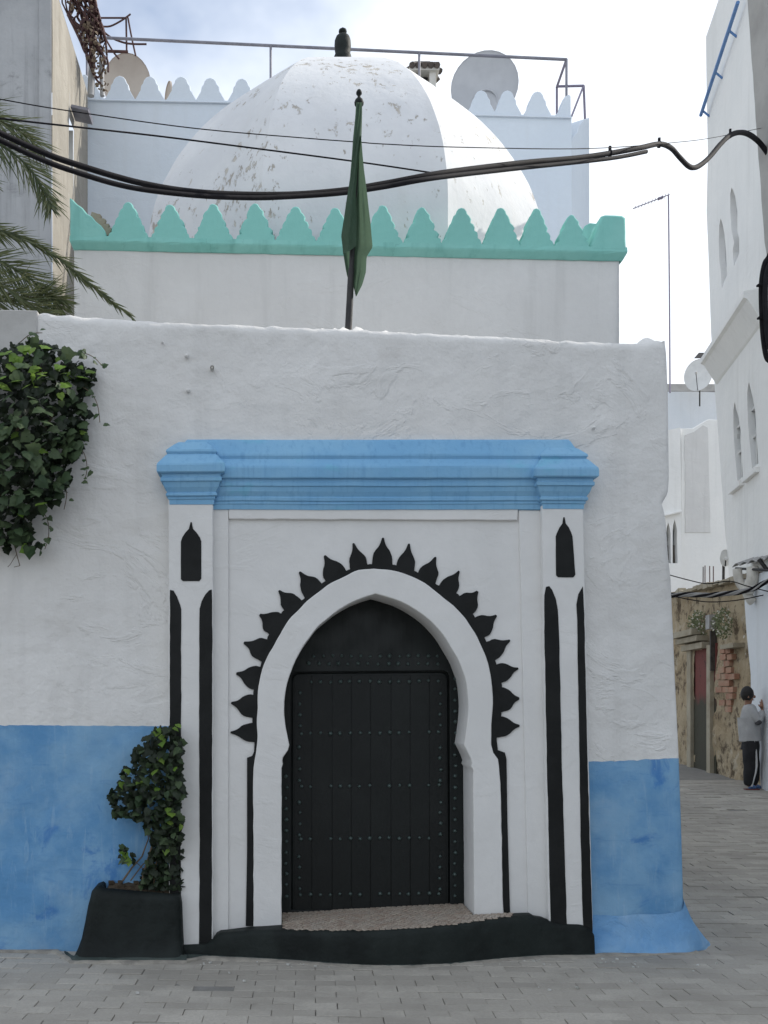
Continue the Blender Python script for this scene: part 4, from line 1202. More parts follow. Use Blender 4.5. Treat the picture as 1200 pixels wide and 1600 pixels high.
bar('brace', P(911,136,RY2), P(893,182,RY2 - .4), .014, M['lilac'], rail)
# satellite dishes
def dish(name, label, px, py, Y, rx, ry, nrm, m, ring=False, stand=None, feed=False):
    c = P(px, py, Y); n = Vector(nrm).normalized()
    t = thing(name, label, 'satellite dish', c, 'satellite dishes on the roofs')
    up = (Vector((0,0,1)) - n*n.z).normalized(); sx = up.cross(n)
    R = 1.0; rows = []; rowsb = []
    for i in range(7):
        q = i/6; d = .16*(1 - q*q)
        rows.append([c + (sx*rx*cos(2*pi*k/28) + up*ry*sin(2*pi*k/28))*max(q, .001) - n*d*rx for k in range(28)])
    for r in rows: rowsb.append([v - n*.012 for v in r])
    b = MB(); b.grid(rows, True, False, True); b.grid(rowsb, True, True, True); b.grid([rows[-1], [v + n*.012 for v in rows[-1]]], True, False, True); b.grid([rows[-1], rowsb[-1]], True, False, True)
    b.build('bowl', m, t)
    if ring:
        b = MB(); b.tube([c - n*(.16*rx + .02)*0 + n*(-.16*rx*.85 + .01)*1 + (sx*cos(a)*.36*rx + up*(sin(a)*.36 - .42)*rx) for a in [radians(q) for q in range(-10, 200, 15)]], .012, 6); b.build('bracket_ring', m, t)
    b = MB(); bk = c - n*(.16*rx + .02)
    b.tube([bk, bk - n*.15, bk - n*.18 - Vector((0,0,.3)), bk - n*.18 - Vector((0,0,ry*1.2 + .2))], .022, 8); b.build('mast', M['darkiron'], t)
    if feed:
        b = MB(); b.tube([c - up*ry*.95, c + n*rx*.9 - up*ry*.25], .010, 6); b.build('feed_arm', M['darkiron'], t)
        b = MB(); b.tube([c + n*rx*.80 - up*ry*.25, c + n*rx*1.02 - up*ry*.18], .032, 8); b.build('feed_horn', M['dish_white'], t)
    return t
dish('satellite_dish', 'large round grey satellite dish right of the dome', 757, 134, 14.6, 52/F*14.6, 53/F*14.6, (-.25, -1, -.05), M['dish'], True)
dish('satellite_dish', 'tan oval satellite dish beside the left tower', 199, 132, 14.5, 37/F*14.5, 49/F*14.5, (.12, -1, .0), M['dish_tan'])
dish('satellite_dish', 'small orange-brown satellite dish seen edge-on between parapet points', 263, 146, 14.6, 15/F*14.6, 18/F*14.6, (-.95, -.42, .05), M['dish_tan'])
# rusty frame on the roof and the tangle of dry vines on the tower
rf = thing('rusty_frame', 'rusty bent iron frame standing on the roof behind dish', 'iron frame', P(190, 150, 14.3))
for i, (pth, r) in enumerate((([(155,28),(196,28)], .012), ([(155,28),(158,46),(175,78),(186,92)], .013), ([(197,27),(198,82)], .014), ([(200,28),(206,60),(212,87)], .014), ([(157,41),(172,41),(190,32),(204,22)], .012), ([(160,48),(176,60),(200,68),(229,69)], .013), ([(168,80),(200,81)], .02))):
    t = MB(); t.tube([P(x, y, 14.3) for x, y in (smooth_loop(pth, 4) if len(pth) > 2 else pth)], r, 6); t.build('bar', M['rust'], rf)
vine = thing('dry_vine', 'tangle of bare dark vine stems climbing a post by tower', 'vine', P(150, 150, 13.0))
b = MB()
random.seed(21)
for q in range(46):
    x = random.uniform(96, 150); y = random.uniform(-60, 30); pts = []; vx = random.uniform(.0, .9)
    for s in range(9):
        lim = interp([(-60,92),(0,95),(60,124),(120,148),(150,156)], y)
        x = min(max(x, lim), interp([(-60,150),(0,148),(60,165),(150,172)], y))
        pts.append(P(x, y, 12.9 + .15*random.random())); y += random.uniform(4, 20); x += vx*8 + random.gauss(0, 6)
        if y > 148: break
    if len(pts) > 2: b.tube([Vector(v) for v in smooth_loop([tuple(p) for p in pts], 3)], random.uniform(.007, .018), 5)
b.build('stem', M['rust'], vine)
b = MB(); b.tube([P(142,150,13.05), P(145,60,13.05), P(147,-40,13.05)], .045, 8); b.tube([P(160,150,13.1), P(158,90,13.1)], .03, 8); b.build('post', M['concrete'], vine)
b = MB()
for q in range(150):
    y = random.uniform(-40, 145); x = random.uniform(interp([(-60,92),(0,95),(60,124),(120,148),(150,156)], y), interp([(-60,148),(0,148),(60,162),(150,172)], y))
    m = leaf_matrix(P(x, y, 12.85), random.uniform(.02, .05), (random.gauss(0,.6), -1, random.gauss(0,.5)), 0, random.gauss(0, 1))
    b.add([m @ Vector(v.co) for v in LEAF['leaf_dark'].vertices], [tuple(p.vertices) for p in LEAF['leaf_dark'].polygons])
b.build('dead_leaves', M['bark'], vine, kind='stuff')

# ------------------------------------------------------------------ cables
def cable(name, label, pts, r, clips=(), cat='cable', sub=8, n=8):
    v = [P(x, y, Y) for x, y, Y in pts]; cv = [Vector(q) for q in smooth_loop([tuple(p) for p in v], sub)]
    rr = r
    if isinstance(r, (list, tuple)): rr = [lerp(r[0], r[1], i/(len(cv)-1)) for i in range(len(cv))]
    t = thing(name, label, cat, cv[0], 'cables across the front of the shrine')
    b = MB(); b.tube(cv, rr, n); b.build('sheath', M['rubber'], t)
    for i, (x, y, Y, s) in enumerate(clips):
        c = P(x, y, Y); b = MB(); b.tube([c + Vector((-.012, 0, .0)), c + Vector((.012, 0, 0))], s, 8); b.obox(c + Vector((0, 0, s*1.2)), (.012, 0, 0), (0, .012, 0), (0, 0, .03)); b.build('clip', M['rubber'], t)
    return t
dpt = lambda x: interp([(-60,6.0),(700,8.2),(1000,10.6),(1190,14.3)], x)
cable('cable', 'upper thick black cable sagging across the dome then looping at right', [(x, y, dpt(x)) for x, y in ((-60,180),(0,208),(55,233),(110,254),(220,286),(320,301),(440,304),(530,298),(600,287),(680,272),(760,261),(830,253),(900,247),(950,240),(1000,231),(1030,225),(1048,231),(1062,246),(1075,259),(1085,262),(1097,256),(1110,244),(1125,226),(1140,212),(1155,207),(1170,210),(1186,222),(1200,240))], (.017, .036),
      [(953,240,dpt(953),.036),(1030,226,dpt(1030),.036),(1141,211,dpt(1141),.04)])
cable('cable', 'lower thick black cable running under its twin on the left', [(x, y + 2, dpt(x) - .06) for x, y in ((-60,190),(0,217),(55,243),(110,264),(200,290),(300,303),(380,307),(440,306),(530,300),(600,290),(680,276),(800,262),(950,246),(1010,235))], (.016, .020))
cable('cable', 'thin upper wire drawn across the dome to the corner house', [(-60,146,6.8),(0,155,6.9),(100,172,7.1),(300,200,7.5),(480,216,7.9),(560,222,8.0),(600,225,8.1),(720,230,8.4),(920,232,9.6),(1060,222,11.6),(1120,214,13),(1190,200,14.4)], .0040, n=5)
cable('cable', 'thin lower wire ending at the thick cable above the flag', [(-60,176,6.6),(0,185,6.7),(125,199,7),(250,213,7.4),(400,232,7.7),(560,253,8.0),(682,271,8.15)], .006, n=6)
cb = thing('cable_coil', 'thick black cables hanging in a bundle on the right edge', 'cable', P(1200, 500, 14.2), 'cables across the front of the shrine')
for i, pts in enumerate(([(1222,330),(1204,395),(1195,412),(1190,440),(1190,480),(1193,530),(1200,562),(1215,560)], [(1225,350),(1210,400),(1200,420),(1196,450),(1197,500),(1202,545)])):
    b = MB(); b.tube([Vector(q) for q in smooth_loop([tuple(P(x, y, 14.25 - .1*i)) for x, y in pts], 6)], .037, 8); b.build('sheath', M['rubber'], cb)
for x, y in ((1187,446),(1188,497)):
    b = MB(); b.obox(P(x, y, 14.2), (.035, 0, 0), (0, .03, 0), (0, 0, .012)); b.build('clip', M['rubber'], cb)

# ------------------------------------------------------------------ right side of the alley
rh = thing('corner_house', 'grey rendered house corner leaning in at the top right edge', 'building', (7.2, 14.2, .45))
def make_right_house():
    YF = 14.5
    prof = [(-330,1160),(0,1168),(100,1175),(200,1182),(280,1188),(330,1191),(380,1195),(420,1202),(470,1208),(600,1222),(900,1240),(1300,1250)]
    pl = [(x, y) for y, x in prof]
    rows = []
    for i in range(60):
        py = lerp(-10, 1260, i/59); px = interp(prof, py) + 1.2*nz(py*.03, 1, 1); r = []
        p = P(px, py, YF)
        for k in range(8): r.append(Vector((p.x + .012*nz(k*.7, 2, p.z, 1.3), YF - k*.08, p.z)))
        r.insert(0, Vector((p.x + .01, YF + .02, p.z))); r.insert(0, Vector((p.x + 1.0, YF + .03, p.z)))
        r.append(Vector((p.x + 1.0, YF - 7*.08, p.z)))
        rows.append(r)
    b = MB(); b.grid(rows, True, True); b.grid([[rows[0][1], rows[0][9]], [rows[0][0], rows[0][10]]], False)
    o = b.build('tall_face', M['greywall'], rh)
    sh = thing('shade_block', 'unseen white block added beside the near street to shade it', 'building', (8, 3, .0))  # off-camera block, added to keep the sun off the street
    b = MB(); b.box((5.75, -6.0, .0), (12, 10.4, 6.6)); b.build('wall_face', M['bluewhite'], sh)
    b = MB(); b.box((5.70, -6.0, 6.6), (12, 10.42, 6.72)); b.build('coping', M['bluewhite'], sh)
make_right_house()

cp = Plane((7.26, 15.8), (-.2, -1)); 
# cp.u runs from far to near; its normal must look to the street
if cp.n.x > 0: cp.n = -cp.n
cream = thing('cream_house', 'tall cream house with four pointed windows on the right of alley', 'building', (7.3, 15.4, .5))
def lancet(x0, x1, x2, x3, yt, yb0, yb1, ysp):
    """Pointed window leaning with the perspective: top apex, spring line, bottom corners."""
    return [(x2, yb0), (x3, yb1), (x1, ysp - 6), (lerp(x0, x1, .86), lerp(yt, ysp, .55)), (lerp(x0, x1, .62), lerp(yt, ysp, .18)), (lerp(x0, x1, .45), yt), (lerp(x0, x1, .27), lerp(yt, ysp, .3)), (lerp(x0, x1, .08), lerp(yt, ysp, .7)), (x0, ysp + 6)]
def make_cream():
    wins = [('screen', [(1128,452),(1133,437),(1136,430),(1134.5,395),(1132,365),(1129,350),(1126,341),(1124,352),(1123,378),(1124,408),(1127,428),(1127,438)]),
            ('screen', [(1146.5,417),(1152,404),(1155,396),(1155,372),(1152,362),(1152,330),(1149,308),(1145,296),(1143,293),(1141,303),(1141,330),(1143,360),(1147,378),(1145,392)]),
            ('pane', [(1152,752),(1161,745),(1157,690),(1157,672),(1154,652),(1150,638),(1148,628),(1146,640),(1146,668),(1147,690)]),
            ('pane', [(1175,732),(1185,724),(1181,660),(1180,645),(1177,625),(1173,608),(1170,597),(1167.5,612),(1168,642),(1169,665)])]
    low_z = 1.0
    edge = [(1103,58),(1104,140),(1106,240),(1104,330),(1107,400),(1111,520),(1117,610),(1125,720),(1133,830),(1140,905),(1146,960)]
    far_top = (1103, 58)
    s0 = cp.uv(1103, 58); 
    outline = [cp.uv(*q) for q in edge] + [(cp.uv(1146,960)[0], low_z), (1.83, low_z), (1.83, s0[1]), ]
    holes = [[cp.uv(*q) for q in w[1]] for w in wins]
    slab('facade', [outline] + holes, cp, .35, M['cream'], cream, .0, px=False)
    for kind, lp in wins:
        q = [cp.uv(*v) for v in lp]
        back = Plane(cp.o - cp.n*.10, cp.u); back.n = cp.n
        w = slab('window', [[(u, z) for u, z in q]], back, .04, M['grille'] if kind == 'screen' else M['glass_dark'], cream, 0, px=False)
        us = [a for a, _ in q]; zs = [a for _, a in q]; u0, u1, z0, z1 = min(us), max(us), min(zs), max(zs)
        if kind == 'pane':
            b = MB(); cu = (u0 + u1)/2 
            def bx(ua, ub, za, zb, o0=-.095, o1=-.05):
                vs = [cp.at(u, z, o) for o in (o0, o1) for u, z in ((ua, za), (ub, za), (ub, zb), (ua, zb))]
                b.add(vs, [(0,1,2,3),(7,6,5,4),(0,4,5,1),(1,5,6,2),(2,6,7,3),(3,7,4,0)])
            hh = z1 - z0
            bx(cu - .025, cu + .025, z0, z1 - .12)
            for f in (.36, .68): bx(u0 + .02, u1 - .02, z0 + hh*f, z0 + hh*f + .04)
            bx(u0, u0 + .035, z0, z0 + hh*.62); bx(u1 - .035, u1, z0, z0 + hh*.62)
            b.build('frame', M['frame_white'], w)
            b = MB(); vs = [cp.at(u, z, o) for o in (0.0, .07) for u, z in ((u0 - .05, z0 - .14), (u1 + .05, z0 - .14), (u1 + .05, z0 - .06), (u0 - .05, z0 - .06))]
            b.add(vs, [(0,1,2,3),(7,6,5,4),(0,4,5,1),(1,5,6,2),(2,6,7,3),(3,7,4,0)]); b.build('sill', M['cream'], w)
    # projecting ledge with splayed underside
    b = MB(); za = 7.63
    uA = (Vector((7.64, 17.7, 0)) - cp.o).dot(cp.u); uB = (Vector((7.06, 14.8, 0)) - cp.o).dot(cp.u)
    sec = [(0, za + .05), (.27, za + .02), (.27, za - .07), (.22, za - .10), (.03, za - .42), (0, za - .45)]
    b.grid([[cp.at(lerp(uA, uB, t), z, o) for o, z in sec] for t in (0, .25, .5, .75, 1)], False, False)
    b.add([cp.at(uA, z, o) for o, z in sec], [tuple(range(len(sec)))]); b.add([cp.at(uB, z, o) for o, z in sec], [tuple(range(len(sec)))[::-1]])
    b.build('ledge', M['cream'], cream)
    # blue stair-rail bolted to the upper wall
    bl = MB(); 
    a = cp.hit(1106, 179); c = cp.hit(1166, 2)
    bl.tube([a + cp.n*.12, c + cp.n*.12], .03, 7)
    for t in (.05, .42, .78): q = a.lerp(c, t); bl.tube([q + cp.n*.12, q + Vector((0,0,-.12))], .018, 6)
    bl.build('rail', M['bluerail'], cream)
make_cream()

# white lower house the boy leans on
whp = Plane((7.13, 15.6), (-.34, -2.1))
if whp.n.x > 0: whp.n = -whp.n
wh = thing('white_house', 'white rendered ground floor that the boy is touching', 'building', (7.0, 14.6, .46))
lp = [whp.uv(*q) for q in ((1162,905),(1163,945),(1166,990),(1172,1050),(1178,1110),(1184,1175),(1189,1240))]
ub = lp[-1][0] + 4.5
slab('wall_face', [lp + [(ub, .1), (ub, lp[0][1])]], whp, .15, M['bluewhite'], wh, .02, px=False)
arc = [(1173,1240),(1173,1060)]
nq = [whp.uv(1172,1100), whp.uv(1200,1100)]
ui = whp.uv(1173,1000)[0]; zt0 = whp.uv(1180,985)[1]
slab('blind_arch', [[(ui + .0, 1.0), (ui, zt0 - .35)] + [(ui + .35 - .35*cos(radians(a)), zt0 - .35 + .35*sin(radians(a))) for a in range(15, 180, 15)] + [(ui + .7, 1.0)]], Plane((whp.o + whp.n*.0), whp.u), .02, M['bluewhite'], wh, .01, px=False)
wh.children[-1].location += whp.n*.03 if wh.children[-1].name.startswith('blind') else Vector((0,0,0))

# corrugated awning over the corner, with drainpipe
aw = thing('awning', 'small corrugated zinc awning above the corner drainpipe', 'awning', P(1175, 885, 15.0))
def make_awning():
    b = MB(); rows = []
    a0 = P(1144, 886, 15.4); a1 = P(1222, 868, 14.0); outv = Vector((-.35, -.15, -.12))
    n = 60
    r0, r1 = [], []
    for i in range(n + 1):
        t = i/n; p = a0.lerp(a1, t); zz_ = .045*abs(sin(t*pi*6)) 
        r0.append(p + Vector((0, 0, zz_))); r1.append(p - Vector((-.35, -.1, -.12)) + Vector((0, 0, zz_)))
    b.grid([r0, r1], True); b.grid([[v - Vector((0,0,.008)) for v in r0], [v - Vector((0,0,.008)) for v in r1]], True, True); b.grid([r0, [v - Vector((0,0,.012)) for v in r0]], True)
    b.build('sheet', M['zinc'], aw)
    b = MB(); b.tube([P(1186,874,14.6), P(1206,900,14.5)], .03, 6); b.tube([P(1150,888,15.3), P(1215,892,14.2)], .02, 6); b.build('bracket', M['darkiron'], aw)
make_awning()
dp = thing('drainpipe', 'fat old white drainpipe bending under the zinc awning', 'drainpipe', P(1156, 890, 15.1))
b = MB(); b.tube([Vector(q) for q in smooth_loop([tuple(P(*q)) for q in ((1152,889,15.1),(1153,900,15.1),(1157,912,15.1),(1165,922,15.05),(1172,936,15.0),(1176,940,15))], 5)], .065, 10); b.build('pipe', M['pipe_white'], dp)
b = MB(); b.tube([Vector(q) for q in smooth_loop([tuple(P(*q)) for q in ((1176,886,14.9),(1176,902,14.9),(1172,915,14.95),(1168,925,15.0))], 5)], .085, 10); b.build('branch', M['pipe_white'], dp)

# crumbling old wall with its door
op = Plane((7.17, 15.6), (-.37, -3.4))
if op.n.x > 0: op.n = -op.n
old = thing('old_house', 'crumbling brown masonry house with narrow red door down the alley', 'building', (7.3, 17.2, .5))
def make_old():
    DO = [(1083,1205),(1082,1120),(1082,1018),(1103,1014),(1107,1100),(1111,1210)]
    u0 = op.uv(1046, 1000)[0]; u1 = op.uv(1198, 1000)[0]; uq = op.uv(1168, 1000)[0]
    du0 = op.uv(1083.5, 1100)[0]; du1 = op.uv(1107, 1100)[0]; dz = op.uv(1092, 1017)[1]
    rows = []; nx, nz_ = 70, 60
    b = MB(); vs = []; fs = []
    tz = lambda u: interp([(u0, op.uv(1056, 926)[1]), (u1, op.uv(1163, 905)[1])], u)
    us = sorted([lerp(u0, u1, i/nx) for i in range(nx+1)] + [du0, du1]); nx = len(us) - 1
    for u in us:
        for j in range(nz_ + 1):
            z = lerp(.25, tz(u), j/nz_)
            d = -.03 + .05*nz(u*1.3, 1, z*1.3) + .03*nz(u*4, 2, z*4) + .014*nz(u*11, 3, z*11)
            low = max(0, 1.6 - z); d += .03*low*nz(u*6, 5, z*6)
            if u > uq: d = min(d, -.07)
            vs.append(op.at(u, z, d))
    for i in range(nx):
        for j in range(nz_):
            u = (us[i] + us[i+1])/2; z = lerp(.25, tz(u), (j+.5)/nz_)
            if du0 < u < du1 and z < dz: continue
            a = i*(nz_+1) + j; fs.append((a, a + nz_ + 1, a + nz_ + 2, a + 1))
    b.add(vs, fs, True)
    b.build('wall_face', M['old'], old)
    b = MB(); 
    tp = [[op.at(u, tz(u) - .02 + .02*nz(u*3, 1, o), o) for o in (.06, .0, -.5, -1.2)] for u in us]
    b.grid(tp, True); b.build('roof', M['roof'], old)
    # coping edge of rubble and boards
    b = MB()
    for i in range(18):
        u = lerp(u0 + .1, u1 - .2, i/17); b.obox(op.at(u, tz(u) - .03 + .02*random.random(), .06), op.u*.12 + Vector((0,0,random.gauss(0,.015))), op.n*.07, (0, 0, random.uniform(.02, .05)))
    b.build('coping', M['stone'], old)
    def pbox(name, x0, x1, y0, y1, o0, o1, m, par=old):
        a, c = op.uv(x0, (y0+y1)/2)[0], op.uv(x1, (y0+y1)/2)[0]; xm = (x0+x1)/2
        za, zb = op.uv(xm, y1)[1], op.uv(xm, y0)[1]
        bb = MB(); vs = [op.at(u, z, o) for o in (o0, o1) for u, z in ((a, za), (c, za), (c, zb), (a, zb))]
        bb.add(vs, [(0,1,2,3),(7,6,5,4),(0,4,5,1),(1,5,6,2),(2,6,7,3),(3,7,4,0)])
        return bb.build(name, m, par)
    pbox('door', 1078, 1116, 1008, 1216, -.09, -.03, M['old_door'])
    pbox('door_jamb', 1075.5, 1081.5, 1008, 1206, -.12, .03, M['stone']); pbox('door_jamb', 1107.5, 1113, 1008, 1213, -.10, .04, M['stone'])
    pbox('lintel', 1073, 1106, 1006, 1015, -.2, .10, M['stone']); pbox('lintel_moulding', 1069, 1103, 996, 1004, -.05, .16, M['stone']); pbox('lintel_moulding', 1066, 1101, 986, 995, -.05, .22, M['stone'])
    pbox('ledge', 1137, 1158, 1006, 1013, -.05, .12, M['stone'])
    pbox('drain_post', 1112.5, 1114.5, 985, 1048, -.05, .04, M['wood_dark'])
    pbox('meter_box', 1110, 1116, 961, 983, -.02, .08, M['zinc'])
    # exposed red bricks where the render has fallen
    for r in range(10):
        y = 1012 + r*10.2
        xl = interp([(0,1126),(2,1122),(6,1119),(9,1130)], r); xr = interp([(0,1140),(2,1147),(7,1152),(9,1146)], r)
        x = xl + (4 if r % 2 else 0)
        while x < xr - 5:
            w = random.uniform(8.5, 11.5)
            if random.random() < .9: pbox('brick', x, min(xr + 2, x + w - 1.2), y, y + 8.8, -.05, .012 + random.uniform(0, .03), M['brick'])
            x += w
make_old()
for i, (cx0, cy0, rx, ry, lab) in enumerate(((1097,972,11,19,'rounded pale flowering wall plant left of the meter box'), (1136,974,11,24,'hanging pale flowering wall plant right of the meter box'))):
    t = thing('wall_plant', lab, 'plant', op.hit(cx0, cy0), 'plants growing on the old wall')
    b = MB(); fb = MB()
    for q in range(420):
        a = random.uniform(0, 2*pi); rr = sqrt(random.random()); x = cx0 + rx*rr*cos(a)*(1 + .2*nz(a*2, i, 1)); y = cy0 + ry*rr*sin(a)*(1 + .3*nz(a*1.5, i, 4))
        p = op.hit(x, y) + op.n*(.02 + .20*sqrt(max(0, 1 - rr*rr))*random.random())
        m = leaf_matrix(p, random.uniform(.025, .05), (random.gauss(-.5,.7), -1, random.gauss(.3,.6)), 0, random.gauss(0, 1.2))
        (fb if random.random() < .16 else b).add([m @ Vector(v) for v in ((0,0,0),(.35,.45,0),(0,1,0),(-.35,.45,0))], [(0,1,2,3)])
    b.build('foliage', M['shrub'], t, kind='stuff'); fb.build('flowers', M['petal'], t, kind='stuff')
# cables slung along the top of the old wall
sc_ = thing('cable_bundle', 'twisted grey cable bundle slung along the old brown wall', 'cable', P(1110, 930, 15.5))
for i in range(5):
    b = MB(); ph = i*1.3
    pts = [(1040 + k*10, interp([(1040,931),(1070,929),(1110,930),(1150,926),(1175,921),(1200,908),(1230,892)], 1040 + k*10) + 2.6*sin(k*.9 + ph), 15.6 - .008*k*10 + .03*cos(k*.9 + ph)) for k in range(19)]
    b.tube([Vector(q) for q in smooth_loop([tuple(P(*q)) for q in pts], 3)], .014 + .004*(i % 2), 6); b.build('strand', M['rubber'] if i % 2 else M['zinc'], sc_)
w1 = thing('cable', 'thin loose wire drooping below the twisted bundle', 'cable', P(1080, 905, 15))
b = MB(); b.tube([Vector(q) for q in smooth_loop([tuple(P(*q)) for q in ((1045,898,15),(1075,906,15),(1105,912,14.8),(1140,908,14.6),(1165,915,14.5),(1200,924,14.4),(1230,930,14.3))], 5)], .008, 5)
b.tube([Vector(q) for q in smooth_loop([tuple(P(*q)) for q in ((1045,930,15),(1100,940,15),(1150,938,14.8),(1200,928,14.6),(1230,920,14.5))], 5)], .008, 5); b.build('wire', M['rubber'], w1)
rb = thing('rebar', 'four rusty reinforcing bars standing up from the old roof', 'reinforcing bars', op.hit(1107, 905) - op.n*.4)
for px in (1098.5, 1101.5, 1109, 1114.5):
    b = MB(); b.tube([P(px, 912, 17.6), P(px + random.uniform(-.4,.4), 884 + random.uniform(-1,2), 17.6)], .009, 5); b.build('bar', M['rust'], rb)
dish('satellite_dish', 'pale oval satellite dish low on the old roof beside cream house', 1133, 872, 17.0, 7.5/F*17, 13.5/F*17, (-.3, -1, .15), M['dish_white'], feed=True)

# houses at the end of the alley
fh = thing('far_house', 'pale house with plain stepped parapet and twin arched windows', 'building', (10.2, 24, .6))
slab('wall_face', [wob([(1082,925),(1064,925),(1064,669),(1082,669),(1104,656),(1108,655),(1128,656),(1150,656),(1170,925)], 20, .3)], front(24), .5, M['cream'], fh, .02)
slab('side_wing', [[(1030,925),(1030,680),(1044,672),(1063,668),(1066,925)], [(1051,880),(1059,880),(1058,845),(1058,828),(1056,818),(1054,812),(1052,820),(1051,830)], [(1040,880),(1049,880),(1048,845),(1048,835),(1046,822),(1044,816),(1042,824),(1041,834)]], front(23.9), .4, M['cream'], fh, 0)
for lp_ in ([(1051,881),(1059,881),(1058,812),(1051,812)], [(1040,881),(1049,881),(1048,815),(1041,815)]):
    w = slab('window', [lp_], front(24.1), .03, M['glass_dark'], fh)
    slab('shutter', [[(lp_[0][0] + .5, 880), (lp_[1][0] - 2.5, 880), (lp_[1][0] - 2.5, 852), (lp_[0][0] + .5, 852)]], front(24.06), .02, M['rooftile'], w)
slab('hood_mould', [[(1028,806),(1066,797),(1066,800),(1028,809)]], front(23.8), .3, M['cream'], fh, .01)
slab('render_patch', [wob([(1071,832),(1110,832),(1106,668),(1098,664),(1084,674),(1070,680)], 14, 1.2)], front(23.985), .03, M['upper'], fh)
fw = thing('back_house', 'flat bluish white house at the alley end with dark opening', 'building', (13, 32, .6))
slab('wall_face', [wob([(800,960),(800,613),(1080,612),(1124,613),(1180,612),(1180,960)], 24, .4), [(1089,702),(1122,702),(1122,685),(1089,685)]], front(32), .6, M['bluewhite'], fw, 0)
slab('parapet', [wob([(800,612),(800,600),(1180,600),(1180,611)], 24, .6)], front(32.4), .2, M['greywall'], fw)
slab('window', [[(1088,703),(1123,703),(1123,684),(1088,684)]], front(32.3), .1, M['glass_dark'], fw)
dish('satellite_dish', 'white satellite dish with feed arm on the far white roof', 1091, 586, 31.4, 21/F*31.4, 27/F*31.4, (-.62, -1, .25), M['dish_white'], feed=True)
cw = thing('chimney', 'small dark metal chimney cowl behind the white dish', 'chimney', P(1098, 600, 33))
b = MB(); Yc = 33; u = Yc/F
for px in (1088, 1095, 1104, 1110): b.box((P(px,0,Yc).x, Yc + (.3 if px in (1088,1110) else 0), P(0,612,Yc).z), (P(px+3.5,0,Yc).x, Yc + .08 + (.3 if px in (1088,1110) else 0), P(0,560,Yc).z))
b.build('stack', M['darkiron'], cw)
b = MB(); rows = [[P(1084,560,Yc), P(1116,560,Yc), P(1116,560,Yc+.6), P(1084,560,Yc+.6)], [P(1092,551,Yc+.2), P(1112,551,Yc+.2), P(1112,551,Yc+.4), P(1092,551,Yc+.4)]]
b.grid(rows, False, False, True); b.add(rows[1], [(0,1,2,3)]); b.add(rows[0], [(3,2,1,0)]); b.build('cowl', M['darkiron'], cw)
an = thing('aerial', 'tall thin television aerial mast beside the shrine roof', 'aerial', P(1046, 612, 30))
b = MB(); b.tube([P(1047,614,30), P(1046,450,30), P(1044.5,305,30)], .022, 6); b.build('mast', M['lilac'], an)
b = MB(); a = P(1046,304,30); c = P(989,326,30); b.tube([a, c], .016, 5)
for k in range(11):
    q = a.lerp(c, (k + .3)/11); s = .10 + .005*k; b.tube([q - Vector((.06, .2, s*.3)), q + Vector((.06, .2, s*.3))], .008, 4)
b.tube([P(1028,311,30), P(1036,308,30)], .04, 6); b.build('yagi', M['lilac'], an)
a2 = thing('aerial', 'tiny four-armed aerial on the lower far roof', 'aerial', P(1061, 705, 28))
b = MB(); b.tube([P(1060,708,28), P(1060,690,28)], .02, 5)
for y in (692, 697, 702): b.tube([P(1058,y,28), P(1069,y-1.5,28)], .014, 4)
b.build('mast', M['metal'], a2)

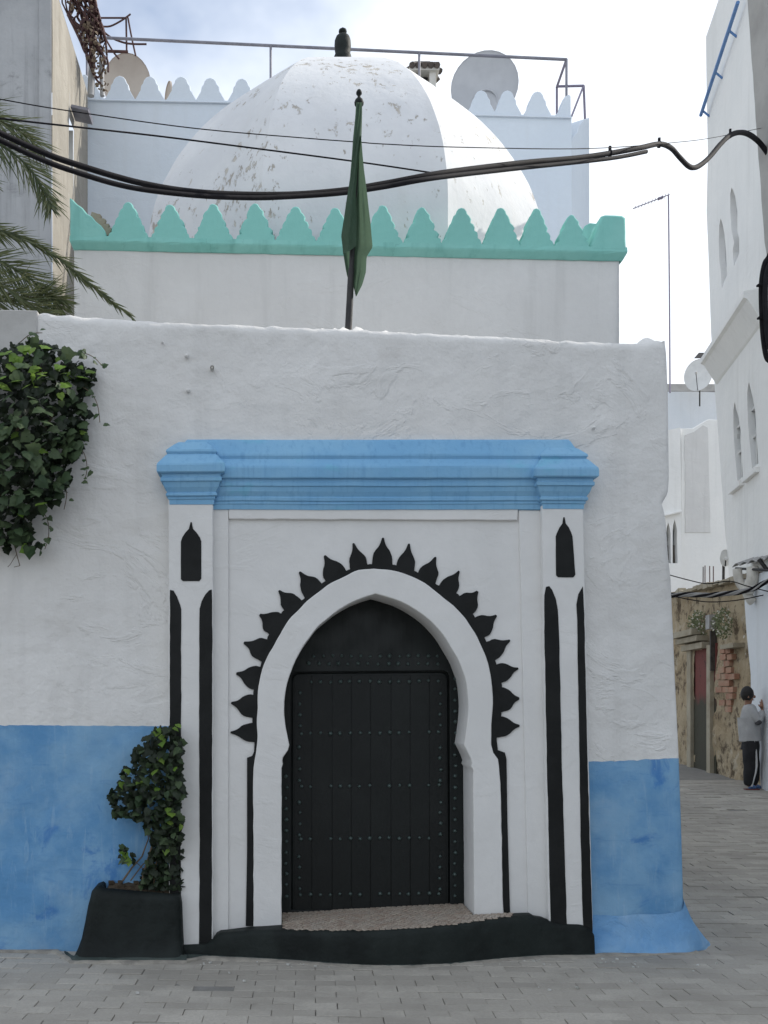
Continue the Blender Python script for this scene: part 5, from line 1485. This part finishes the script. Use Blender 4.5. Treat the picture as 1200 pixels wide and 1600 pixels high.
# ------------------------------------------------------------------ the boy
def make_boy():
    Y = 14.62; k = Y/F
    g = P(1174, 1232, Y)
    boy = thing('person', 'boy in light grey jersey and black striped trousers touching the white wall', 'person', g)
    def q(px, py, dy=0.0): return P(px, py, Y + dy)
    def sk(lst): return [(*q(a[0], a[1], a[2]), a[3]) for a in lst]
    # one continuous body: legs, trunk, neck, head, both arms; left side of the boy is the far one
    body = sk([(1173,1160,.05,.085),(1172,1138,.05,.09),(1170,1122,.04,.09),(1168.5,1110,.04,.055),(1168.3,1101,.04,.045),(1169.5,1095,.035,.052),(1170.5,1086,.035,.082),(1169,1077,.03,.066),
               (1171,1180,-.03,.068),(1171,1200,-.03,.05),(1170,1226,-.03,.036),(1176,1231,-.03,.03),
               (1177,1180,.14,.066),(1180,1200,.14,.048),(1178,1226,.12,.036),(1184,1230,.12,.03),
               (1175,1116,-.09,.040),(1183,1127,-.12,.034),(1191,1117,-.04,.028),(1191,1108,.02,.024),
               (1172,1116,.17,.038),(1182,1122,.22,.036),(1188,1112,.24,.028)])
    ed = [(0,1),(1,2),(2,3),(3,4),(4,5),(5,6),(6,7),(0,8),(8,9),(9,10),(10,11),(0,12),(12,13),(13,14),(14,15),(2,16),(16,17),(17,18),(18,19),(2,20),(20,21),(21,22)]
    bd = skin('body', body, ed, M['skin'], boy)
    # face: nose, ear
    nb = MB(); c = q(1178.4, 1088.5, .06)
    nb.obox(c, (.013, .006, -.004), (-.005, .012, 0), (.003, 0, .018))
    nb.build('nose', M['skin'], boy)
    eb = MB(); eb.obox(q(1170, 1088, -.045), (.013, .006, 0), (-.003, .008, 0), (.004, 0, .022)); eb.build('ear', M['skin'], boy)
    ey = MB(); ey.obox(q(1176.6, 1085.5, -.015), (.010, .006, 0), (0, .006, 0), (0, 0, .006)); ey.build('eye', M['hair'], boy)
    lp_ = MB(); lp_.obox(q(1176.4, 1093.6, .02), (.012, .0, 0), (0, .016, 0), (0, 0, .005)); lp_.build('mouth', M['rust'], boy)
    # hand: palm, four fingers and a thumb spread against the wall
    wr_ = q(1191, 1108, .02)
    hb = [(*wr_, .024), (*q(1191.2, 1102, .03), .036)]
    he = [(0,1)]
    for fx, fy, fl_ in ((1187.0,1096,.0),(1189.5,1092.5,.0),(1192.5,1092,.0),(1195.5,1094,.0)):
        i = len(hb); m0 = q(lerp(1191.2, fx, .55), lerp(1101, fy, .45), .04); m1 = q(fx, fy, .05)
        hb += [(*m0, .011), (*m1, .009)]; he += [(1, i), (i, i+1)]
    i = len(hb); hb += [(*q(1187.2, 1104, .0), .012), (*q(1184.8, 1100.5, .02), .010)]; he += [(1, i), (i, i+1)]
    skin('hand', hb, he, M['skin'], boy, 1)
    hv = MB(); hc = q(1168.2, 1084.2, .03); fd = Vector((.86, .5, 0)); sd = Vector((.5, -.86, 0)); rows = []
    for i in range(15):
        th = pi*.90*i/14; r = []
        for j in range(24):
            a = 2*pi*j/24; c_ = cos(a)
            tt = min(th, lerp(radians(150), radians(62), max(0, c_)**.6) if c_ > 0 else lerp(radians(150), radians(140), -c_))
            d = fd*(sin(tt)*cos(a)) + sd*(sin(tt)*sin(a)) + Vector((0, 0, cos(tt)))
            d2 = Vector((d.x*.088, d.y*.088, d.z*.112)) * (1.0 + .05*nz(a*2, th*3, 2)); r.append(hc + d2 - fd*.012)
        rows.append(r)
    hv.grid(rows, True, True, True); hv.build('hair', M['hair'], boy)
    jk = skin('jersey', sk([(1170.5,1138,.05,.158),(1172,1160,.05,.165),(1169,1116,.045,.150),(1168.3,1099,.04,.070),
                            (1176,1115,-.10,.075),(1184,1128,-.13,.066),(1190,1118,-.05,.056),(1191,1110,-.00,.052),
                            (1172,1114,.18,.070),(1182,1122,.22,.060),(1187,1114,.235,.050)]),
              [(0,1),(0,2),(2,3),(2,4),(4,5),(5,6),(6,7),(2,8),(8,9),(9,10)], M['jacket'], boy)
    skin('elbow_patch', sk([(1181,1127,-.135,.052),(1185,1129,-.135,.054),(1188,1125,-.09,.048)]), [(0,1),(1,2)], M['cuff'], boy)
    skin('trousers', sk([(1171.5,1158,.05,.125),(1172,1144,.05,.125),(1171,1168,.04,.128),(1170.5,1180,-.02,.095),(1170.5,1200,-.03,.083),(1170,1230,-.03,.078),(1176,1180,.13,.090),(1180,1200,.14,.072),(1177,1229,.12,.066)]),
         [(0,1),(0,2),(2,3),(3,4),(4,5),(2,6),(6,7),(7,8)], M['trouser'], boy)
    for o_ in boy.children:
        if o_.name.startswith(('jersey', 'trousers')):
            for v in o_.data.vertices:
                c_ = v.co; v.co = c_ + v.normal*(.010*nz(c_.x*9, c_.y*9, c_.z*5) + .006*nz(c_.x*20, c_.y*20, c_.z*11))
    sb_ = MB(); st = [(1178.5,1156),(1181,1170),(1182.2,1186),(1182.5,1196),(1180.5,1208),(1177,1220),(1174.5,1229)]
    rows = []
    for i, (x, y) in enumerate(st):
        w = 1.5; rows.append([q(x - w, y, -.085 + .0*i), q(x + w*.3, y, -.095), q(x + w, y, -.080)])
    sb_.grid(rows, True, True); sb_.grid([[v + Vector((0,.02,0)) for v in r] for r in rows], True)
    sb_.build('side_stripe', M['stripe'], boy)
    for x0, dy in ((1169, -.03), (1177, .12)):
        s1 = skin('shoe', sk([(x0, 1228.5, dy, .046), (x0 + 6, 1229.5, dy, .042), (x0 + 13, 1231, dy, .026)]), [(0,1),(1,2)], M['shoe'], boy, 1)
        s2 = MB(); s2.obox(q(x0 + 5.5, 1233.2, dy), (.098, 0, 0), (0, .04, 0), (0, 0, .009)); s2.build('sole', M['sole'], s1)
make_boy()

# ------------------------------------------------------------------ crumbs of litter and fallen whitewash at the wall foot
b = MB()
random.seed(5)
for q in range(70):
    px = random.choice((random.uniform(300, 520), random.uniform(780, 1000), random.uniform(0, 1190))); py = 1497 + abs(random.gauss(0, 10)) + (random.random() < .2)*60*random.random()
    d = Vector(((px - CX)/F, 1, (CY - py)/F)); t = (gz(0, 6) - H)/d.z; c = Vector((d.x*t, d.y*t, gz(0, 6) + .004))
    s = random.choice((.003, .004, .005, .009)); a = random.uniform(0, 6)
    b.obox(c, (s*cos(a), s*sin(a), 0), (-s*.6*sin(a), s*.6*cos(a), 0), (0, 0, s*.5))
b.build('litter', M['litter'], kind='stuff')

M['grime'] = paint('pale_cement_smear', (.34, .315, .27), (.22, .205, .18), .95, 9, .6)
b = MB(); rows = []
for k in range(150):
    px = lerp(-40, 1090, k/149)
    yb = interp([(-40,6.79),(86,6.79),(112,6.50),(288,6.50),(320,6.60),(450,6.49),(590,6.36),(650,6.36),(760,6.50),(860,6.61),(930,6.62),(940,6.67),(1060,6.71),(1090,6.76)], px)
    w = max(.004, .030 + .055*nz(px*.021, 1, 3) + .03*nz(px*.11, 2, 3)); x = (px - CX)/F*yb
    rows.append([Vector((x, yb - w, .006)), Vector((x, yb - w*.6, .025 + .003*nz(px*.2, 1, 1))), Vector((x, yb - w*.2, .029 + .003*nz(px*.15, 3, 1))), Vector((x, yb + .04, .030))])
b.grid(rows, True)
tag(b.build('dirt', M['grime']), kind='stuff')
